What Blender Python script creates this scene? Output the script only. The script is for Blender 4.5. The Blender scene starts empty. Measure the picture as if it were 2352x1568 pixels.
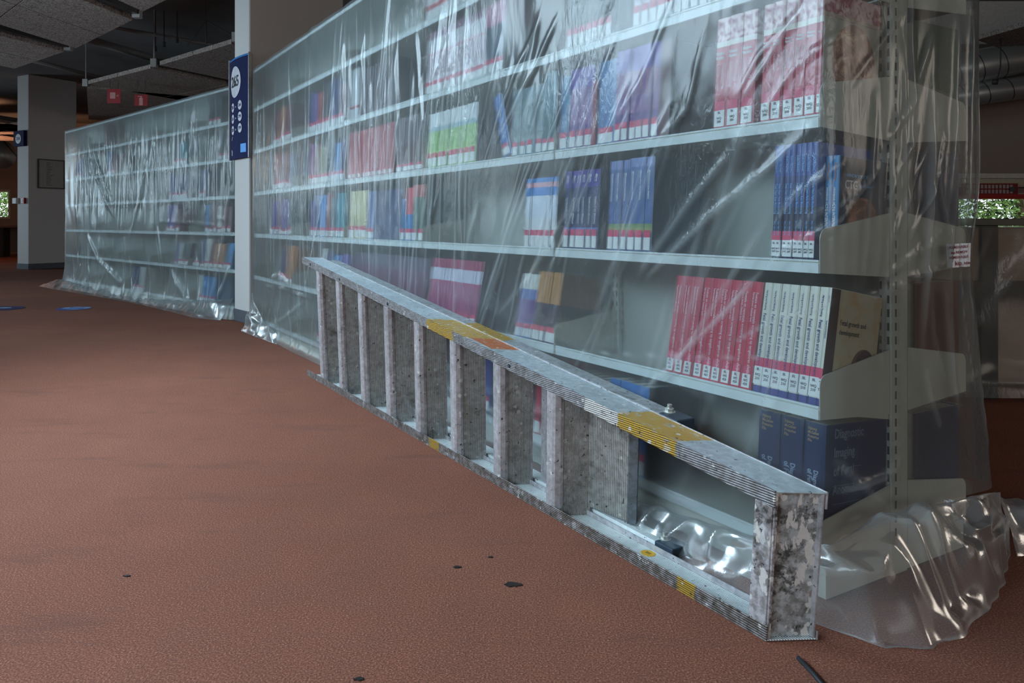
import bpy, bmesh, math, random
import numpy as np
from mathutils import Vector, Matrix, noise as mnoise

C = bpy.context.scene.collection
S = bpy.context.scene
random.seed(7)
rng = np.random.default_rng(7)
R = math.radians

# ------------------------------------------------------------------ camera
EYE, F, CX, HY = 0.81, 1809.0, 1176.0, 512.0        # eye height, focal length in px, centre column, horizon row
cam_d = bpy.data.cameras.new('camera')
cam = bpy.data.objects.new('camera', cam_d); C.objects.link(cam)
cam.location = (0, 0, EYE); cam.rotation_euler = (R(90), 0, 0)
cam_d.sensor_width = 36.0; cam_d.lens = F / 2352 * 36.0
cam_d.shift_y = -(784 - HY) / 2352.0
cam_d.clip_start = 0.05; cam_d.clip_end = 200
S.camera = cam
# ------------------------------------------------------------------ world, lights, exposure
S.view_settings.view_transform = 'Standard'; S.view_settings.look = 'None'
S.view_settings.gamma = 1; S.view_settings.use_curve_mapping = False
S.view_settings.exposure = 0.47
W = bpy.data.worlds.new('world'); S.world = W; W.use_nodes = True
W.node_tree.nodes['Background'].inputs[0].default_value = (1.0, 0.84, 0.76, 1)
W.node_tree.nodes['Background'].inputs[1].default_value = 0.13

def area(name, loc, target, sx, sy, power, col, spread=180):
    l = bpy.data.lights.new(name, 'AREA'); l.shape = 'RECTANGLE'; l.size = sx; l.size_y = sy
    l.energy = power; l.color = col; l.spread = R(spread)
    o = bpy.data.objects.new(name, l); C.objects.link(o); o.location = loc
    o.rotation_euler = (Vector(target) - Vector(loc)).to_track_quat('-Z', 'Y').to_euler()
    return o
COOL = (0.62, 0.84, 1.0)
for k, yy in enumerate((-3.4, -1.1, 1.2, 3.3)):     # the window bank along the left side of the hall
    area('window_and_fill_light', (-3.0, yy, 2.2), (-0.6, yy + 0.4, 0.0), 1.9, 0.95, 44, COOL, 125)
area('window_and_fill_light', (1.6, -4.6, 1.7), (1.2, 2, 0.7), 3.2, 1.3, 46, (0.95, 0.96, 0.95))  # added fill from behind the camera, brightens the rack's end faces
area('far_daylight', (-4.7, 4.6, 1.8), (-2.6, 6.9, 0.8), 1.8, 1.2, 30, COOL, 140)
area('far_daylight', (-8.6, 7.4, 1.7), (-5.0, 9.5, 0.6), 2.0, 1.1, 42, COOL, 130)
area('far_daylight', (-13.0, 13.2, 1.6), (-8.9, 13.6, 1.0), 1.2, 1.3, 26, COOL, 130)
area('window_and_fill_light', (4.6, 1.0, 1.6), (3.0, 4.0, 0.4), 1.5, 1.0, 12, (1.0, 0.88, 0.76))  # added warm fill at the right, brightens the desk sheet
area('far_warm_glow', (-12.4, 16.2, 0.9), (-12.0, 16.6, 3.0), 2.5, 1.0, 75, (1.0, 0.50, 0.28), 110)

cy = S.cycles
cy.max_bounces = 7; cy.diffuse_bounces = 3; cy.glossy_bounces = 3; cy.transmission_bounces = 5
cy.transparent_max_bounces = 24; cy.sample_clamp_indirect = 4.0; cy.blur_glossy = 0.5
cy.caustics_reflective = False

# ------------------------------------------------------------------ frames
def basis(az):                     # az: angle of the run's far direction, left of the view axis
    d = Vector((-math.sin(az), math.cos(az), 0)); n = Vector((math.cos(az), math.sin(az), 0))
    return d, n
AZ1 = math.atan2(0.52, 0.854); D1, N1 = basis(AZ1); A1 = Vector((0.657, 1.675, 0))
AZ2 = R(44.7); D2, N2 = basis(AZ2); A2 = Vector((-2.32, 6.60, 0))
ROT1 = math.atan2(-D1.y, -D1.x); ROT2 = math.atan2(-D2.y, -D2.x)     # local x = towards the near end, y = into the shelf
def uz(px, py, A=A1, D=D1):        # picture point -> (u along the run, z) on the rack's front plane
    r = (px - CX) / F; u = (A.x - A.y * r) / (-D.x + D.y * r)
    return u, EYE - (py - HY) / F * (A.y + D.y * u)
def wz(px, py, off=0.03):          # picture point -> (w into the shelf, z) on the near end plane
    a = A1 - D1 * off; r = (px - CX) / F; w = (a.y * r - a.x) / (N1.x - N1.y * r)
    return w, EYE - (py - HY) / F * (a.y + N1.y * w)
def at(px, py, Y): return Vector(((px - CX) / F * Y, Y, EYE - (py - HY) / F * Y))
def atz(px, py, z):
    Y = F * (EYE - z) / (py - HY); return Vector(((px - CX) / F * Y, Y, z))

# ------------------------------------------------------------------ materials
class NT:
    def __init__(s, name):
        s.m = bpy.data.materials.new(name); s.m.use_nodes = True; s.t = s.m.node_tree
        s.n = s.t.nodes; s.b = s.n['Principled BSDF']; s.out = s.n['Material Output']
    def node(s, kind, **kw):
        x = s.n.new(kind)
        for k, v in kw.items():
            if k.startswith('i_'): x.inputs[int(k[2:])].default_value = v
            else: setattr(x, k, v)
        return x
    def l(s, a, b): s.t.links.new(a, b)
    def coord(s, kind='Object'): return s.node('ShaderNodeTexCoord').outputs[kind]
    def noise(s, vec, scale, detail=3, rough=0.55, dist=0):
        x = s.node('ShaderNodeTexNoise'); x.inputs['Scale'].default_value = scale
        x.inputs['Detail'].default_value = detail; x.inputs['Roughness'].default_value = rough
        x.inputs['Distortion'].default_value = dist
        if vec is not None: s.l(vec, x.inputs['Vector'])
        return x.outputs['Fac']
    def ramp(s, fac, stops, mode='LINEAR'):
        x = s.node('ShaderNodeValToRGB'); r = x.color_ramp; r.interpolation = mode
        while len(r.elements) < len(stops): r.elements.new(0.5)
        for e, (p, c) in zip(r.elements, stops):
            e.position = p; e.color = (*c, 1) if isinstance(c, tuple) else (c, c, c, 1)
        s.l(fac, x.inputs[0]); return x.outputs[0]
    def mix(s, fac, a, b):
        x = s.node('ShaderNodeMix', data_type='RGBA')
        for v, i in ((fac, 0), (a, 6), (b, 7)):
            if hasattr(v, 'links'): s.l(v, x.inputs[i])
            elif i == 0: x.inputs[0].default_value = v
            else: x.inputs[i].default_value = (*v, 1)
        return x.outputs[2]
    def math(s, op, a, b=0.0, c=None):
        x = s.node('ShaderNodeMath', operation=op)
        for i, v in enumerate((a, b) if c is None else (a, b, c)):
            if hasattr(v, 'links'): s.l(v, x.inputs[i])
            else: x.inputs[i].default_value = v
        return x.outputs[0]
    def mapping(s, vec, scale=(1, 1, 1), rot=(0, 0, 0), loc=(0, 0, 0)):
        x = s.node('ShaderNodeMapping'); x.inputs['Scale'].default_value = scale
        x.inputs['Rotation'].default_value = rot; x.inputs['Location'].default_value = loc
        s.l(vec, x.inputs['Vector']); return x.outputs[0]
    def sep(s, vec):
        x = s.node('ShaderNodeSeparateXYZ'); s.l(vec, x.inputs[0]); return x.outputs
    def bump(s, h, strength=0.3, dist=0.01, into=None):
        x = s.node('ShaderNodeBump'); x.inputs['Strength'].default_value = strength
        x.inputs['Distance'].default_value = dist; s.l(h, x.inputs['Height'])
        s.l(x.outputs[0], (into or s.b.inputs['Normal'])); return x.outputs[0]
    def col(s, c):
        if hasattr(c, 'links'): s.l(c, s.b.inputs['Base Color'])
        else: s.b.inputs['Base Color'].default_value = (*c, 1)
    def pr(s, rough=0.5, metal=0.0, spec=0.5):
        s.b.inputs['Roughness'].default_value = rough; s.b.inputs['Metallic'].default_value = metal
        s.b.inputs['Specular IOR Level'].default_value = spec

_plain = {}
def plain(name, c, rough=0.55, metal=0.0, var=0.06, scale=30, bump=0.0, spec=0.4):
    key = (name, c)
    if key in _plain: return _plain[key]
    t = NT(name); co = t.coord(); f = t.noise(co, scale, 4)
    a = tuple(max(0, x * (1 - var * 2)) for x in c); b = tuple(min(1, x * (1 + var * 2)) for x in c)
    t.col(t.ramp(f, [(0.3, a), (0.7, b)])); t.pr(rough, metal, spec)
    if bump: t.bump(f, bump, 0.004)
    _plain[key] = t.m; return t.m

def mat_carpet():
    t = NT('carpet'); co = t.coord()
    big = t.noise(co, 0.9, 5, 0.6); mid = t.noise(co, 7, 4, 0.6); fine = t.noise(co, 260, 2, 0.7); fib = t.noise(co, 120, 3, 0.7)
    base = t.mix(t.ramp(big, [(0.35, 0.0), (0.68, 1.0)]), (0.205, 0.074, 0.046), (0.27, 0.102, 0.064))
    base = t.mix(t.ramp(mid, [(0.38, 0.32), (0.62, 0.0)]), base, (0.19, 0.080, 0.058))
    base = t.mix(t.ramp(fine, [(0.40, 0.75), (0.52, 0.0)]), base, (0.10, 0.040, 0.030))
    base = t.mix(t.ramp(fine, [(0.56, 0.0), (0.74, 0.8)]), base, (0.56, 0.26, 0.17))
    st = t.noise(t.mapping(co, (1, 3.5, 1), (0, 0, 0.3)), 1.7, 4, 0.7)
    base = t.mix(t.ramp(st, [(0.57, 0.0), (0.72, 0.45)]), base, (0.12, 0.055, 0.042))
    t.col(base); t.pr(0.95, 0, 0.15); t.bump(fine, 0.5, 0.003)
    return t.m
def mat_metal(name, base=(0.42, 0.45, 0.47), dirt=0.45, paint=0.5, patches=(), ribs=None, rough=0.42, brown=(0.10, 0.075, 0.05), metal=0.55, heavy=False):
    """worn aluminium with grime, white paint splashes and, where given, painted bands (range along the rail)"""
    t = NT(name); a = t.node('ShaderNodeAttribute', attribute_name='loc').outputs['Vector']; s = t.sep(a)
    cl = t.noise(a, 6, 5, 0.65); f2 = t.noise(a, 55, 4, 0.6)
    c = t.mix(t.ramp(cl, [(0.3, 0.0), (0.7, 1.0)]), tuple(x * 0.78 for x in base), tuple(min(1, x * 1.15) for x in base))
    c = t.mix(t.ramp(f2, [(0.42, dirt), (0.6, 0.0)]), c, brown)
    g = t.noise(t.mapping(a, (1, 1, 1), (0, 0, 0), (3, 1, 2)), 9, 6, 0.72)
    c = t.mix(t.ramp(g, [(0.55, 0.0), (0.68, min(1, dirt * 1.6))]), c, (0.045, 0.038, 0.03))
    rough_add = None
    for (s0, s1, w0, w1, pc, sl) in patches:
        e = t.math('MULTIPLY', t.math('SUBTRACT', f2, 0.5), 0.03)
        x = t.math('ADD', t.math('ADD', s[0], e), t.math('MULTIPLY', s[1], sl))
        m = t.math('MULTIPLY', t.math('GREATER_THAN', x, s0), t.math('LESS_THAN', x, s1))
        m = t.math('MULTIPLY', m, t.math('MULTIPLY', t.math('GREATER_THAN', s[1], w0), t.math('LESS_THAN', s[1], w1)))
        wear = t.ramp(t.noise(t.mapping(a, (1, 3, 3)), 38, 5, 0.7), [(0.36, 0.15), (0.44, 1.0)], 'LINEAR')
        m = t.math('MULTIPLY', m, wear)
        c = t.mix(m, c, pc)
    # splashes
    v = t.node('ShaderNodeTexVoronoi'); v.inputs['Scale'].default_value = 42; t.l(t.mapping(a, (1, 1, 1), (0, 0, 0), (5, 2, 1)), v.inputs['Vector'])
    wob = t.math('ADD', v.outputs['Distance'], t.math('MULTIPLY', t.noise(a, 150, 2), 0.25))
    rnd = t.sep(v.outputs['Color'])[0]
    sp = t.math('MULTIPLY', t.math('LESS_THAN', wob, t.math('MULTIPLY', rnd, 0.40)), t.math('GREATER_THAN', rnd, 1 - 0.55 * paint))
    c = t.mix(t.math('MULTIPLY', sp, 0.85), c, (0.72, 0.71, 0.68))
    bigp = t.noise(t.mapping(a, (1, 1, 1), (0, 0, 0), (7, 7, 7)), 21, 3, 0.5, 0.5)
    c = t.mix(t.ramp(bigp, [(0.69 - 0.06 * paint, 0.0), (0.70 - 0.06 * paint, 0.8 * paint)]), c, (0.62, 0.62, 0.60))
    v2 = t.noise(t.mapping(a, (1, 1, 1), (0, 0, 0), (1, 8, 3)), 75, 3, 0.6)
    c = t.mix(t.ramp(v2, [(0.66, 0.0), (0.68, 0.9)]), c, (0.02, 0.018, 0.015))
    if heavy:
        hv = t.noise(t.mapping(a, (1, 1, 1), (0, 0, 0), (2, 5, 9)), 17, 6, 0.75)
        c = t.mix(t.ramp(hv, [(0.53, 0.0), (0.60, 0.85)]), c, (0.028, 0.026, 0.024))
        hp = t.noise(t.mapping(a, (1, 1, 0.5), (0, 0, 0), (9, 5, 4)), 33, 4, 0.6)
        c = t.mix(t.ramp(hp, [(0.57, 0.0), (0.60, 0.85)]), c, (0.70, 0.66, 0.62))
        c = t.mix(t.ramp(hp, [(0.30, 0.6), (0.36, 0.0)]), c, (0.20, 0.09, 0.05))
    t.col(c); t.pr(rough, metal, 0.5)
    h = f2
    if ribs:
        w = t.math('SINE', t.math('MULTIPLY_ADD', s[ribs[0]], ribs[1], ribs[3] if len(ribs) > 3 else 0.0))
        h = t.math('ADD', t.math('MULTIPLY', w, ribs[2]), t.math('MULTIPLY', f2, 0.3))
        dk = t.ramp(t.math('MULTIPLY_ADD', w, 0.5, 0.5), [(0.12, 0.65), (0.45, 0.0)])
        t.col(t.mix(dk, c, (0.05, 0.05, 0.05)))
    t.bump(h, 0.35, 0.003); return t.m
def mat_film(name, haze=0.10, blur=0.30, tint=(0.90, 0.95, 0.96), crinkle=0.5, scale=1.0, rough=0.19, stretch=(1, 1, 0.35), gloss=0.55):
    t = NT(name); t.n.remove(t.b); co = t.coord()
    fo = t.node('ShaderNodeAttribute', attribute_name='fold').outputs['Fac']
    m = t.mapping(co, tuple(x * scale for x in stretch))
    n1 = t.noise(m, 60, 3, 0.55, 1.4); n2 = t.noise(m, 9, 2, 0.5, 0.6); n3 = t.noise(co, 2.2, 2, 0.5)
    amt = t.ramp(n3, [(0.42, 0.12), (0.62, 1.0)])
    h = t.math('ADD', t.math('MULTIPLY', t.math('MULTIPLY', n1, amt), 0.7), n2)
    bp = t.node('ShaderNodeBump'); bp.inputs['Strength'].default_value = crinkle; bp.inputs['Distance'].default_value = 0.012
    t.l(h, bp.inputs['Height']); N = bp.outputs[0]
    tr = t.node('ShaderNodeBsdfTransparent'); tr.inputs[0].default_value = (*tint, 1)
    rf = t.node('ShaderNodeBsdfRefraction'); rf.inputs['Color'].default_value = (*tint, 1)
    rf.inputs['Roughness'].default_value = 0.32; rf.inputs['IOR'].default_value = 1.08; t.l(N, rf.inputs['Normal'])
    df = t.node('ShaderNodeBsdfDiffuse'); df.inputs[0].default_value = (0.60, 0.66, 0.67, 1)
    tl = t.node('ShaderNodeBsdfTranslucent'); tl.inputs[0].default_value = (0.80, 0.84, 0.84, 1)
    gl = t.node('ShaderNodeBsdfGlossy'); gl.inputs['Roughness'].default_value = rough; t.l(N, gl.inputs['Normal'])
    for x in (df, tl): t.l(N, x.inputs['Normal'])
    def mx(f, a, b):
        x = t.node('ShaderNodeMixShader')
        if hasattr(f, 'links'): t.l(f, x.inputs[0])
        else: x.inputs[0].default_value = f
        t.l(a.outputs[0], x.inputs[1]); t.l(b.outputs[0], x.inputs[2]); return x
    veil_fac = t.node('ShaderNodeAttribute', attribute_name='veil').outputs['Fac']  # per-vertex extra haze and blur put into the film
    see = mx(t.math('ADD', blur, t.math('MULTIPLY', veil_fac, 0.42)), tr, rf); hz = mx(0.4, df, tl)
    lw = t.node('ShaderNodeLayerWeight'); lw.inputs[0].default_value = 0.25; t.l(N, lw.inputs['Normal'])
    hf = t.math('ADD', t.math('MULTIPLY', fo, 0.27), t.math('MULTIPLY', lw.outputs['Facing'], 0.10))
    hf = t.math('ADD', hf, t.math('MULTIPLY', t.ramp(n3, [(0.35, 0.6), (0.7, 1.4)]), haze))
    hf = t.math('ADD', hf, t.math('MULTIPLY', veil_fac, 0.055))
    hf = t.math('MINIMUM', hf, 0.62)
    body = mx(hf, see, hz)
    fr = t.node('ShaderNodeFresnel'); fr.inputs[0].default_value = 1.5; t.l(N, fr.inputs['Normal'])
    fin = mx(t.math('MULTIPLY', fr.outputs[0], gloss), body, gl)
    t.l(fin.outputs[0], t.out.inputs['Surface']); return t.m

CREAM = plain('cream_enamel', (0.50, 0.49, 0.42), 0.38, var=0.03, scale=8)
LIP = plain('pale_enamel_lip', (0.66, 0.70, 0.70), 0.35, var=0.03, scale=8)
PANELM = plain('grey_back_panel', (0.31, 0.32, 0.295), 0.5, var=0.03, scale=5)
SLOT = plain('slot_black', (0.015, 0.015, 0.015), 0.8)
PAPER = plain('page_paper', (0.62, 0.58, 0.48), 0.9)
WALL = plain('painted_plaster', (0.50, 0.46, 0.44), 0.8, var=0.03, scale=60, bump=0.15)
WHITE = plain('white_print', (0.78, 0.79, 0.78), 0.6, var=0.02)
BLACK = plain('black_print', (0.015, 0.016, 0.02), 0.6)
NAVYP = plain('navy_print', (0.02, 0.03, 0.16), 0.6)
PINKP = plain('pale_pink_print', (0.62, 0.33, 0.36), 0.6)

# ------------------------------------------------------------------ mesh helpers
class MB:
    def __init__(s): s.v = []; s.f = []; s.loc = None
    def add(s, vs, fs):
        o = len(s.v); s.v += [tuple(v) for v in vs]; s.f += [tuple(o + i for i in f) for f in fs]
    def box(s, x0, x1, y0, y1, z0, z1, fn=None):
        vs = [(x, y, z) for z in (z0, z1) for y in (y0, y1) for x in (x0, x1)]
        if fn: vs = [fn(*v) for v in vs]
        s.add(vs, [(0, 2, 3, 1), (4, 5, 7, 6), (0, 1, 5, 4), (2, 6, 7, 3), (0, 4, 6, 2), (1, 3, 7, 5)])
    def prism(s, poly, a, b, fn):          # poly of 2D points, fn(p, q, t) -> xyz, extruded t from a to b
        n = len(poly); vs = [fn(p[0], p[1], a) for p in poly] + [fn(p[0], p[1], b) for p in poly]
        s.add(vs, [tuple(range(n))[::-1], tuple(range(n, 2 * n))] + [(i, (i + 1) % n, n + (i + 1) % n, n + i) for i in range(n)])
    def tube(s, pts, r, seg=8):
        pts = [Vector(p) for p in pts]; o = len(s.v); rs = r if isinstance(r, (list, tuple)) else [r] * len(pts)
        for i, p in enumerate(pts):
            t = (pts[min(i + 1, len(pts) - 1)] - pts[max(i - 1, 0)]).normalized()
            a = t.orthogonal().normalized() if i == 0 else (a - t * a.dot(t)).normalized()
            b = t.cross(a)
            for k in range(seg):
                q = p + (a * math.cos(k * 2 * math.pi / seg) + b * math.sin(k * 2 * math.pi / seg)) * rs[i]
                s.v.append(tuple(q))
        for i in range(len(pts) - 1):
            for k in range(seg):
                k2 = (k + 1) % seg
                s.f.append((o + i * seg + k, o + i * seg + k2, o + (i + 1) * seg + k2, o + (i + 1) * seg + k))
        s.f.append(tuple(o + k for k in range(seg))[::-1]); e = o + (len(pts) - 1) * seg
        s.f.append(tuple(e + k for k in range(seg)))
    def build(s, name, mat, parent=None, bevel=0.0, smooth=False, xf=None, segs=2):
        me = bpy.data.meshes.new(name)
        vs = s.v if xf is None else [tuple(xf(*v)) for v in s.v]
        me.from_pydata(vs, [], s.f); me.materials.append(mat)
        if xf is not None or s.loc:
            at_ = me.attributes.new('loc', 'FLOAT_VECTOR', 'POINT'); at_.data.foreach_set('vector', np.array(s.v, dtype=np.float32).ravel())
        bm = bmesh.new(); bm.from_mesh(me); bmesh.ops.recalc_face_normals(bm, faces=bm.faces); bm.to_mesh(me); bm.free()
        if smooth: me.polygons.foreach_set('use_smooth', [True] * len(me.polygons))
        return link(name, me, parent, bevel, segs)
def link(name, me, parent=None, bevel=0.0, segs=2):
    o = bpy.data.objects.new(name, me); C.objects.link(o); o.parent = parent
    if bevel:
        b = o.modifiers.new('bevel', 'BEVEL'); b.width = bevel; b.segments = segs; b.limit_method = 'ANGLE'
    return o
def tag(o, label=None, cat=None, group=None, kind=None):
    if label: o['label'] = label
    if cat: o['category'] = cat
    if group: o['group'] = group
    if kind: o['kind'] = kind
    return o
def thing(name, loc=(0, 0, 0), rz=0.0, label=None, cat=None, group=None):
    o = bpy.data.objects.new(name, None); C.objects.link(o); o.location = loc; o.rotation_euler.z = rz
    o.empty_display_size = 0.05
    return tag(o, label, cat, group)
def struct(name, mb, mat, **k): return tag(mb.build(name, mat, **k), kind='structure')
_txt = {}
def text_mesh(txt, size, mat, align='LEFT', cond=1.0, space=1.0, down=False, key=None):
    k = (txt, size, mat.name, align, cond, down, space)
    if k in _txt: return _txt[k]
    cu = bpy.data.curves.new('lettering', 'FONT'); cu.body = txt; cu.size = size; cu.align_x = align; cu.align_y = 'CENTER'
    cu.extrude = 0.0002; cu.resolution_u = 2; cu.space_line = space; cu.offset = size * 0.012
    ob = bpy.data.objects.new('lettering', cu); C.objects.link(ob)
    dg = bpy.context.evaluated_depsgraph_get(); me = bpy.data.meshes.new_from_object(ob.evaluated_get(dg))
    bpy.data.objects.remove(ob); bpy.data.curves.remove(cu)
    for v in me.vertices:
        x, y, z = v.co.x * cond, v.co.y, v.co.z
        v.co = (y, -z, -x) if down else (x, -z, y)
    me.materials.clear(); me.materials.append(mat); me.name = 'lettering'; _txt[k] = me; return me
def copy_tree(o, parent=None):
    c = o.copy(); C.objects.link(c); c.parent = parent
    for ch in o.children: copy_tree(ch, c)
    return c

# ================================================================== the setting
m = MB(); m.box(-26, 16, -8, 26, -0.1, 0.0); struct('floor', m, mat_carpet())
slab = plain('concrete_soffit', (0.17, 0.155, 0.15), 0.85, var=0.06, scale=2)
m = MB(); m.box(-26, 16, -8, 26, 3.4, 3.55); struct('ceiling', m, slab)
m = MB()
wallm = plain('warm_wall', (0.30, 0.23, 0.19), 0.8, var=0.03, scale=40, bump=0.1)
# back wall on the right with a window strip
def wall_with_hole(name, x0, x1, Y, hx0, hx1, hz0, hz1, top=3.4, th=0.2, mat=wallm):
    m = MB(); m.box(x0, hx0, Y, Y + th, 0, top); m.box(hx1, x1, Y, Y + th, 0, top)
    m.box(hx0, hx1, Y, Y + th, 0, hz0); m.box(hx0, hx1, Y, Y + th, hz1, top); struct(name, m, mat)
wall_with_hole('wall_back', 3.0, 12.5, 9.8, 4.6, 10.2, 0.72, 1.18)
wall_with_hole('wall_far', -26, -9.5, 20.5, -16.5, -13.05, 0.92, 1.68)
winm = plain('white_window_frame', (0.5, 0.46, 0.38), 0.5)
m = MB(); m.box(4.6, 10.2, 9.76, 9.84, 1.14, 1.18); m.box(4.6, 10.2, 9.76, 9.84, 0.72, 0.76)
for x in (4.6, 6.5, 8.4, 10.16): m.box(x, x + 0.04, 9.76, 9.84, 0.76, 1.14)
struct('window_1', m, winm)
m = MB(); m.box(-16.5, -13.05, 20.46, 20.54, 1.62, 1.68); m.box(-16.5, -13.05, 20.46, 20.54, 0.92, 0.97)
m.box(-13.09, -13.05, 20.46, 20.54, 0.97, 1.62); m.box(-15, -14.94, 20.46, 20.54, 0.97, 1.62); struct('window_2', m, winm)
# curtain rail above the right window
m = MB(); m.box(4.4, 10.4, 9.70, 9.80, 1.36, 1.42); struct('trim_1', m, plain('pale_rail', (0.62, 0.56, 0.50), 0.5))
m = MB(); m.box(4.4, 10.4, 9.62, 9.80, 1.25, 1.35); struct('trim_2', m, plain('cream_rail', (0.52, 0.45, 0.33), 0.5))
# sky and trees outside
t = NT('outdoor_sky'); t.b.inputs['Emission Color'].default_value = (0.85, 0.95, 1, 1); t.b.inputs['Emission Strength'].default_value = 1.1
m = MB(); m.box(2, 20, 17.0, 17.02, 0.0, 6); struct('outdoor_sky', m, t.m)
m = MB(); m.box(-32, -14, 29.0, 29.02, 0.0, 6); struct('outdoor_sky', m, t.m)
leafm = NT('tree_leaves'); f = leafm.noise(leafm.coord(), 9, 4); leafm.col(leafm.ramp(f, [(0.3, (0.035, 0.10, 0.03)), (0.7, (0.15, 0.28, 0.08))])); leafm.pr(0.7)
def tree(x, y, spread, n, lab):
    r_ = thing('tree', (x, y, 0), 0, lab, 'tree')
    m = MB(); m.tube([(0, 0, -0.2), (0.1, 0, 1.2), (0, 0.1, 2.4)], [0.16, 0.13, 0.08]); m.build('trunk', plain('bark', (0.08, 0.06, 0.045), 0.9), r_)
    vs = []; fs = []
    for i in range(n):
        c = Vector((random.uniform(-spread, spread), random.uniform(-0.5, 0.5), random.uniform(0.1, 2.6)))
        a = Vector((random.gauss(0, 1), random.gauss(0, 1), random.gauss(0, 1))).normalized() * random.uniform(0.03, 0.065)
        b = a.orthogonal().normalized() * random.uniform(0.018, 0.035); k = len(vs)
        vs += [c - a, c + b, c + a, c - b]; fs.append((k, k + 1, k + 2, k + 3))
    me = bpy.data.meshes.new('foliage'); me.from_pydata(vs, [], fs); me.materials.append(leafm.m); link('foliage', me, r_)
tree(9.0, 14.0, 3.2, 27000, 'leafy green tree outside the low window at the right edge')
tree(-18.2, 25.0, 3.2, 16000, 'green tree outside the far window at the left edge')
area('outdoor_light', (8, 10.6, 3.0), (9, 14, 1), 5, 1.5, 260, (1, 1, 0.85))
area('outdoor_light', (-17, 21.2, 3.0), (-19.5, 25, 1), 5, 1.5, 420, (1, 1, 0.85))

# ------------------------------------------------------------------ pillars
PW = plain('pillar_paint', (0.60, 0.58, 0.56), 0.75, var=0.02, scale=90, bump=0.1)
SK = plain('grey_skirting', (0.085, 0.10, 0.12), 0.5)
def pillar(c, fdir, fw, ndir, nw, lab):
    r_ = thing('pillar', c, 0, lab, 'pillar'); f_, n_ = Vector(fdir), Vector(ndir)
    def quad(e, z0, z1, name, mt):
        m = MB(); a = -f_ * e - n_ * e
        ps = [a, a + f_ * (fw + 2 * e), a + f_ * (fw + 2 * e) + n_ * (nw + 2 * e), a + n_ * (nw + 2 * e)]
        vs = [(p.x, p.y, z) for z in (z0, z1) for p in ps]
        m.add(vs, [(0, 1, 2, 3), (4, 7, 6, 5), (0, 4, 5, 1), (1, 5, 6, 2), (2, 6, 7, 3), (3, 7, 4, 0)])
        return m.build(name, mt, r_, bevel=0.012 if e == 0 else 0.002)
    quad(0, 0.0, 3.4, 'shaft', PW); quad(0.006, 0.001, 0.10, 'skirting', SK); return r_
P2c = Vector((-2.107, 6.31, 0)); f2d, n2d = basis(R(39))
pillar(P2c, f2d, 0.33, n2d, 0.83, 'square white pillar beside the near rack carrying the tall blue 265 sign')
P1c = Vector((-8.41, 13.7, 0)); f1d, n1d = basis(R(60.5))
pillar(P1c, f1d, 0.35, n1d, 0.86, 'far white pillar at the left carrying a small framed notice')

# tall curved blue sign on the pillar
navy = plain('sign_navy', (0.006, 0.012, 0.065), 0.7, spec=0.15); silver = plain('brushed_rim', (0.55, 0.57, 0.60), 0.3, 0.6)
def sign_board(root, W_, H_, bulge, mat, name='panel', z0=0.0, off=0.0, x0=None, x1=None):
    m = MB(); n = 14; xa = -W_ / 2 if x0 is None else x0; xb = W_ / 2 if x1 is None else x1
    def yy(x): return -bulge * (1 - (2 * x / W_) ** 2) - off
    P = [(xa + (xb - xa) * i / n) for i in range(n + 1)]
    poly = [(x, yy(x)) for x in P] + [(x, yy(x) + 0.008) for x in reversed(P)]
    m.prism(poly, z0, z0 + H_, lambda p, q, t_: (p, q, t_)); return m.build(name, mat, root)
def curve_to(me_o, W_, bulge, off):
    me = me_o.data
    for v in me.vertices: v.co.y += -bulge * (1 - (2 * v.co.x / W_) ** 2) - off
SW, SH, SB = 0.44, 0.83, 0.022
sc_ = P2c + f2d * 0.165 - n2d * 0.012
rzf = math.atan2(-f2d.y, -f2d.x)
sg = thing('sign', (sc_.x, sc_.y, 1.335), rzf, 'tall curved dark blue sign numbered 265 on the white pillar', 'sign')
sign_board(sg, SW, SH, SB, navy)
m = MB()
for x in (-SW / 2 - 0.004, SW / 2 - 0.004): m.box(x, x + 0.010, -0.016, 0.012, -0.004, SH + 0.004)
m.build('rim', silver, sg, bevel=0.002)
sign_board(sg, SW, 0.012, SB, plain('sign_light_blue', (0.02, 0.20, 0.55), 0.4), 'top_stripe', SH - 0.014, 0.0012)
def disc(root, cx, cz, r, W_, bulge, mat, off=0.002, name='disc'):
    m = MB(); m.prism([(cx + r * math.cos(a * math.pi / 18), cz + r * math.sin(a * math.pi / 18)) for a in range(36)], 0, -0.001, lambda p, q, t_: (p, t_, q))
    o = m.build(name, mat, root); curve_to(o, W_, bulge, off); return o
wsign = plain('sign_white', (0.62, 0.63, 0.68), 0.4)
def sign_text(root, txt, size, x, z, mat, W_, bulge, off=0.0045, cond=1.0):
    me = text_mesh(txt, size, mat, 'CENTER', cond).copy()
    for v in me.vertices: v.co.x += x; v.co.z += z
    o = link('lettering', me, root); curve_to(o, W_, bulge, off); return o
disc(sg, -0.055, 0.63, 0.128, SW, SB, wsign); sign_text(sg, '265', 0.125, -0.055, 0.63, BLACK, SW, SB)
for k, (a_, b_) in enumerate((('200', '264'), ('266', '299'), ('300', '399'))):
    z = 0.425 - k * 0.093
    disc(sg, -0.115, z, 0.038, SW, SB, wsign); disc(sg, 0.055, z + 0.006, 0.038, SW, SB, wsign)
    sign_text(sg, a_, 0.038, -0.115, z, NAVYP, SW, SB); sign_text(sg, b_, 0.038, 0.055, z + 0.006, NAVYP, SW, SB)
    sign_text(sg, 'to', 0.026, -0.03, z, wsign, SW, SB)
m = MB(); m.box(0.07, 0.165, -0.001, 0, 0.045, 0.115); o = m.build('logo', plain('logo_blue', (0.03, 0.28, 0.75), 0.4), sg); curve_to(o, SW, SB, 0.002)
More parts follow.
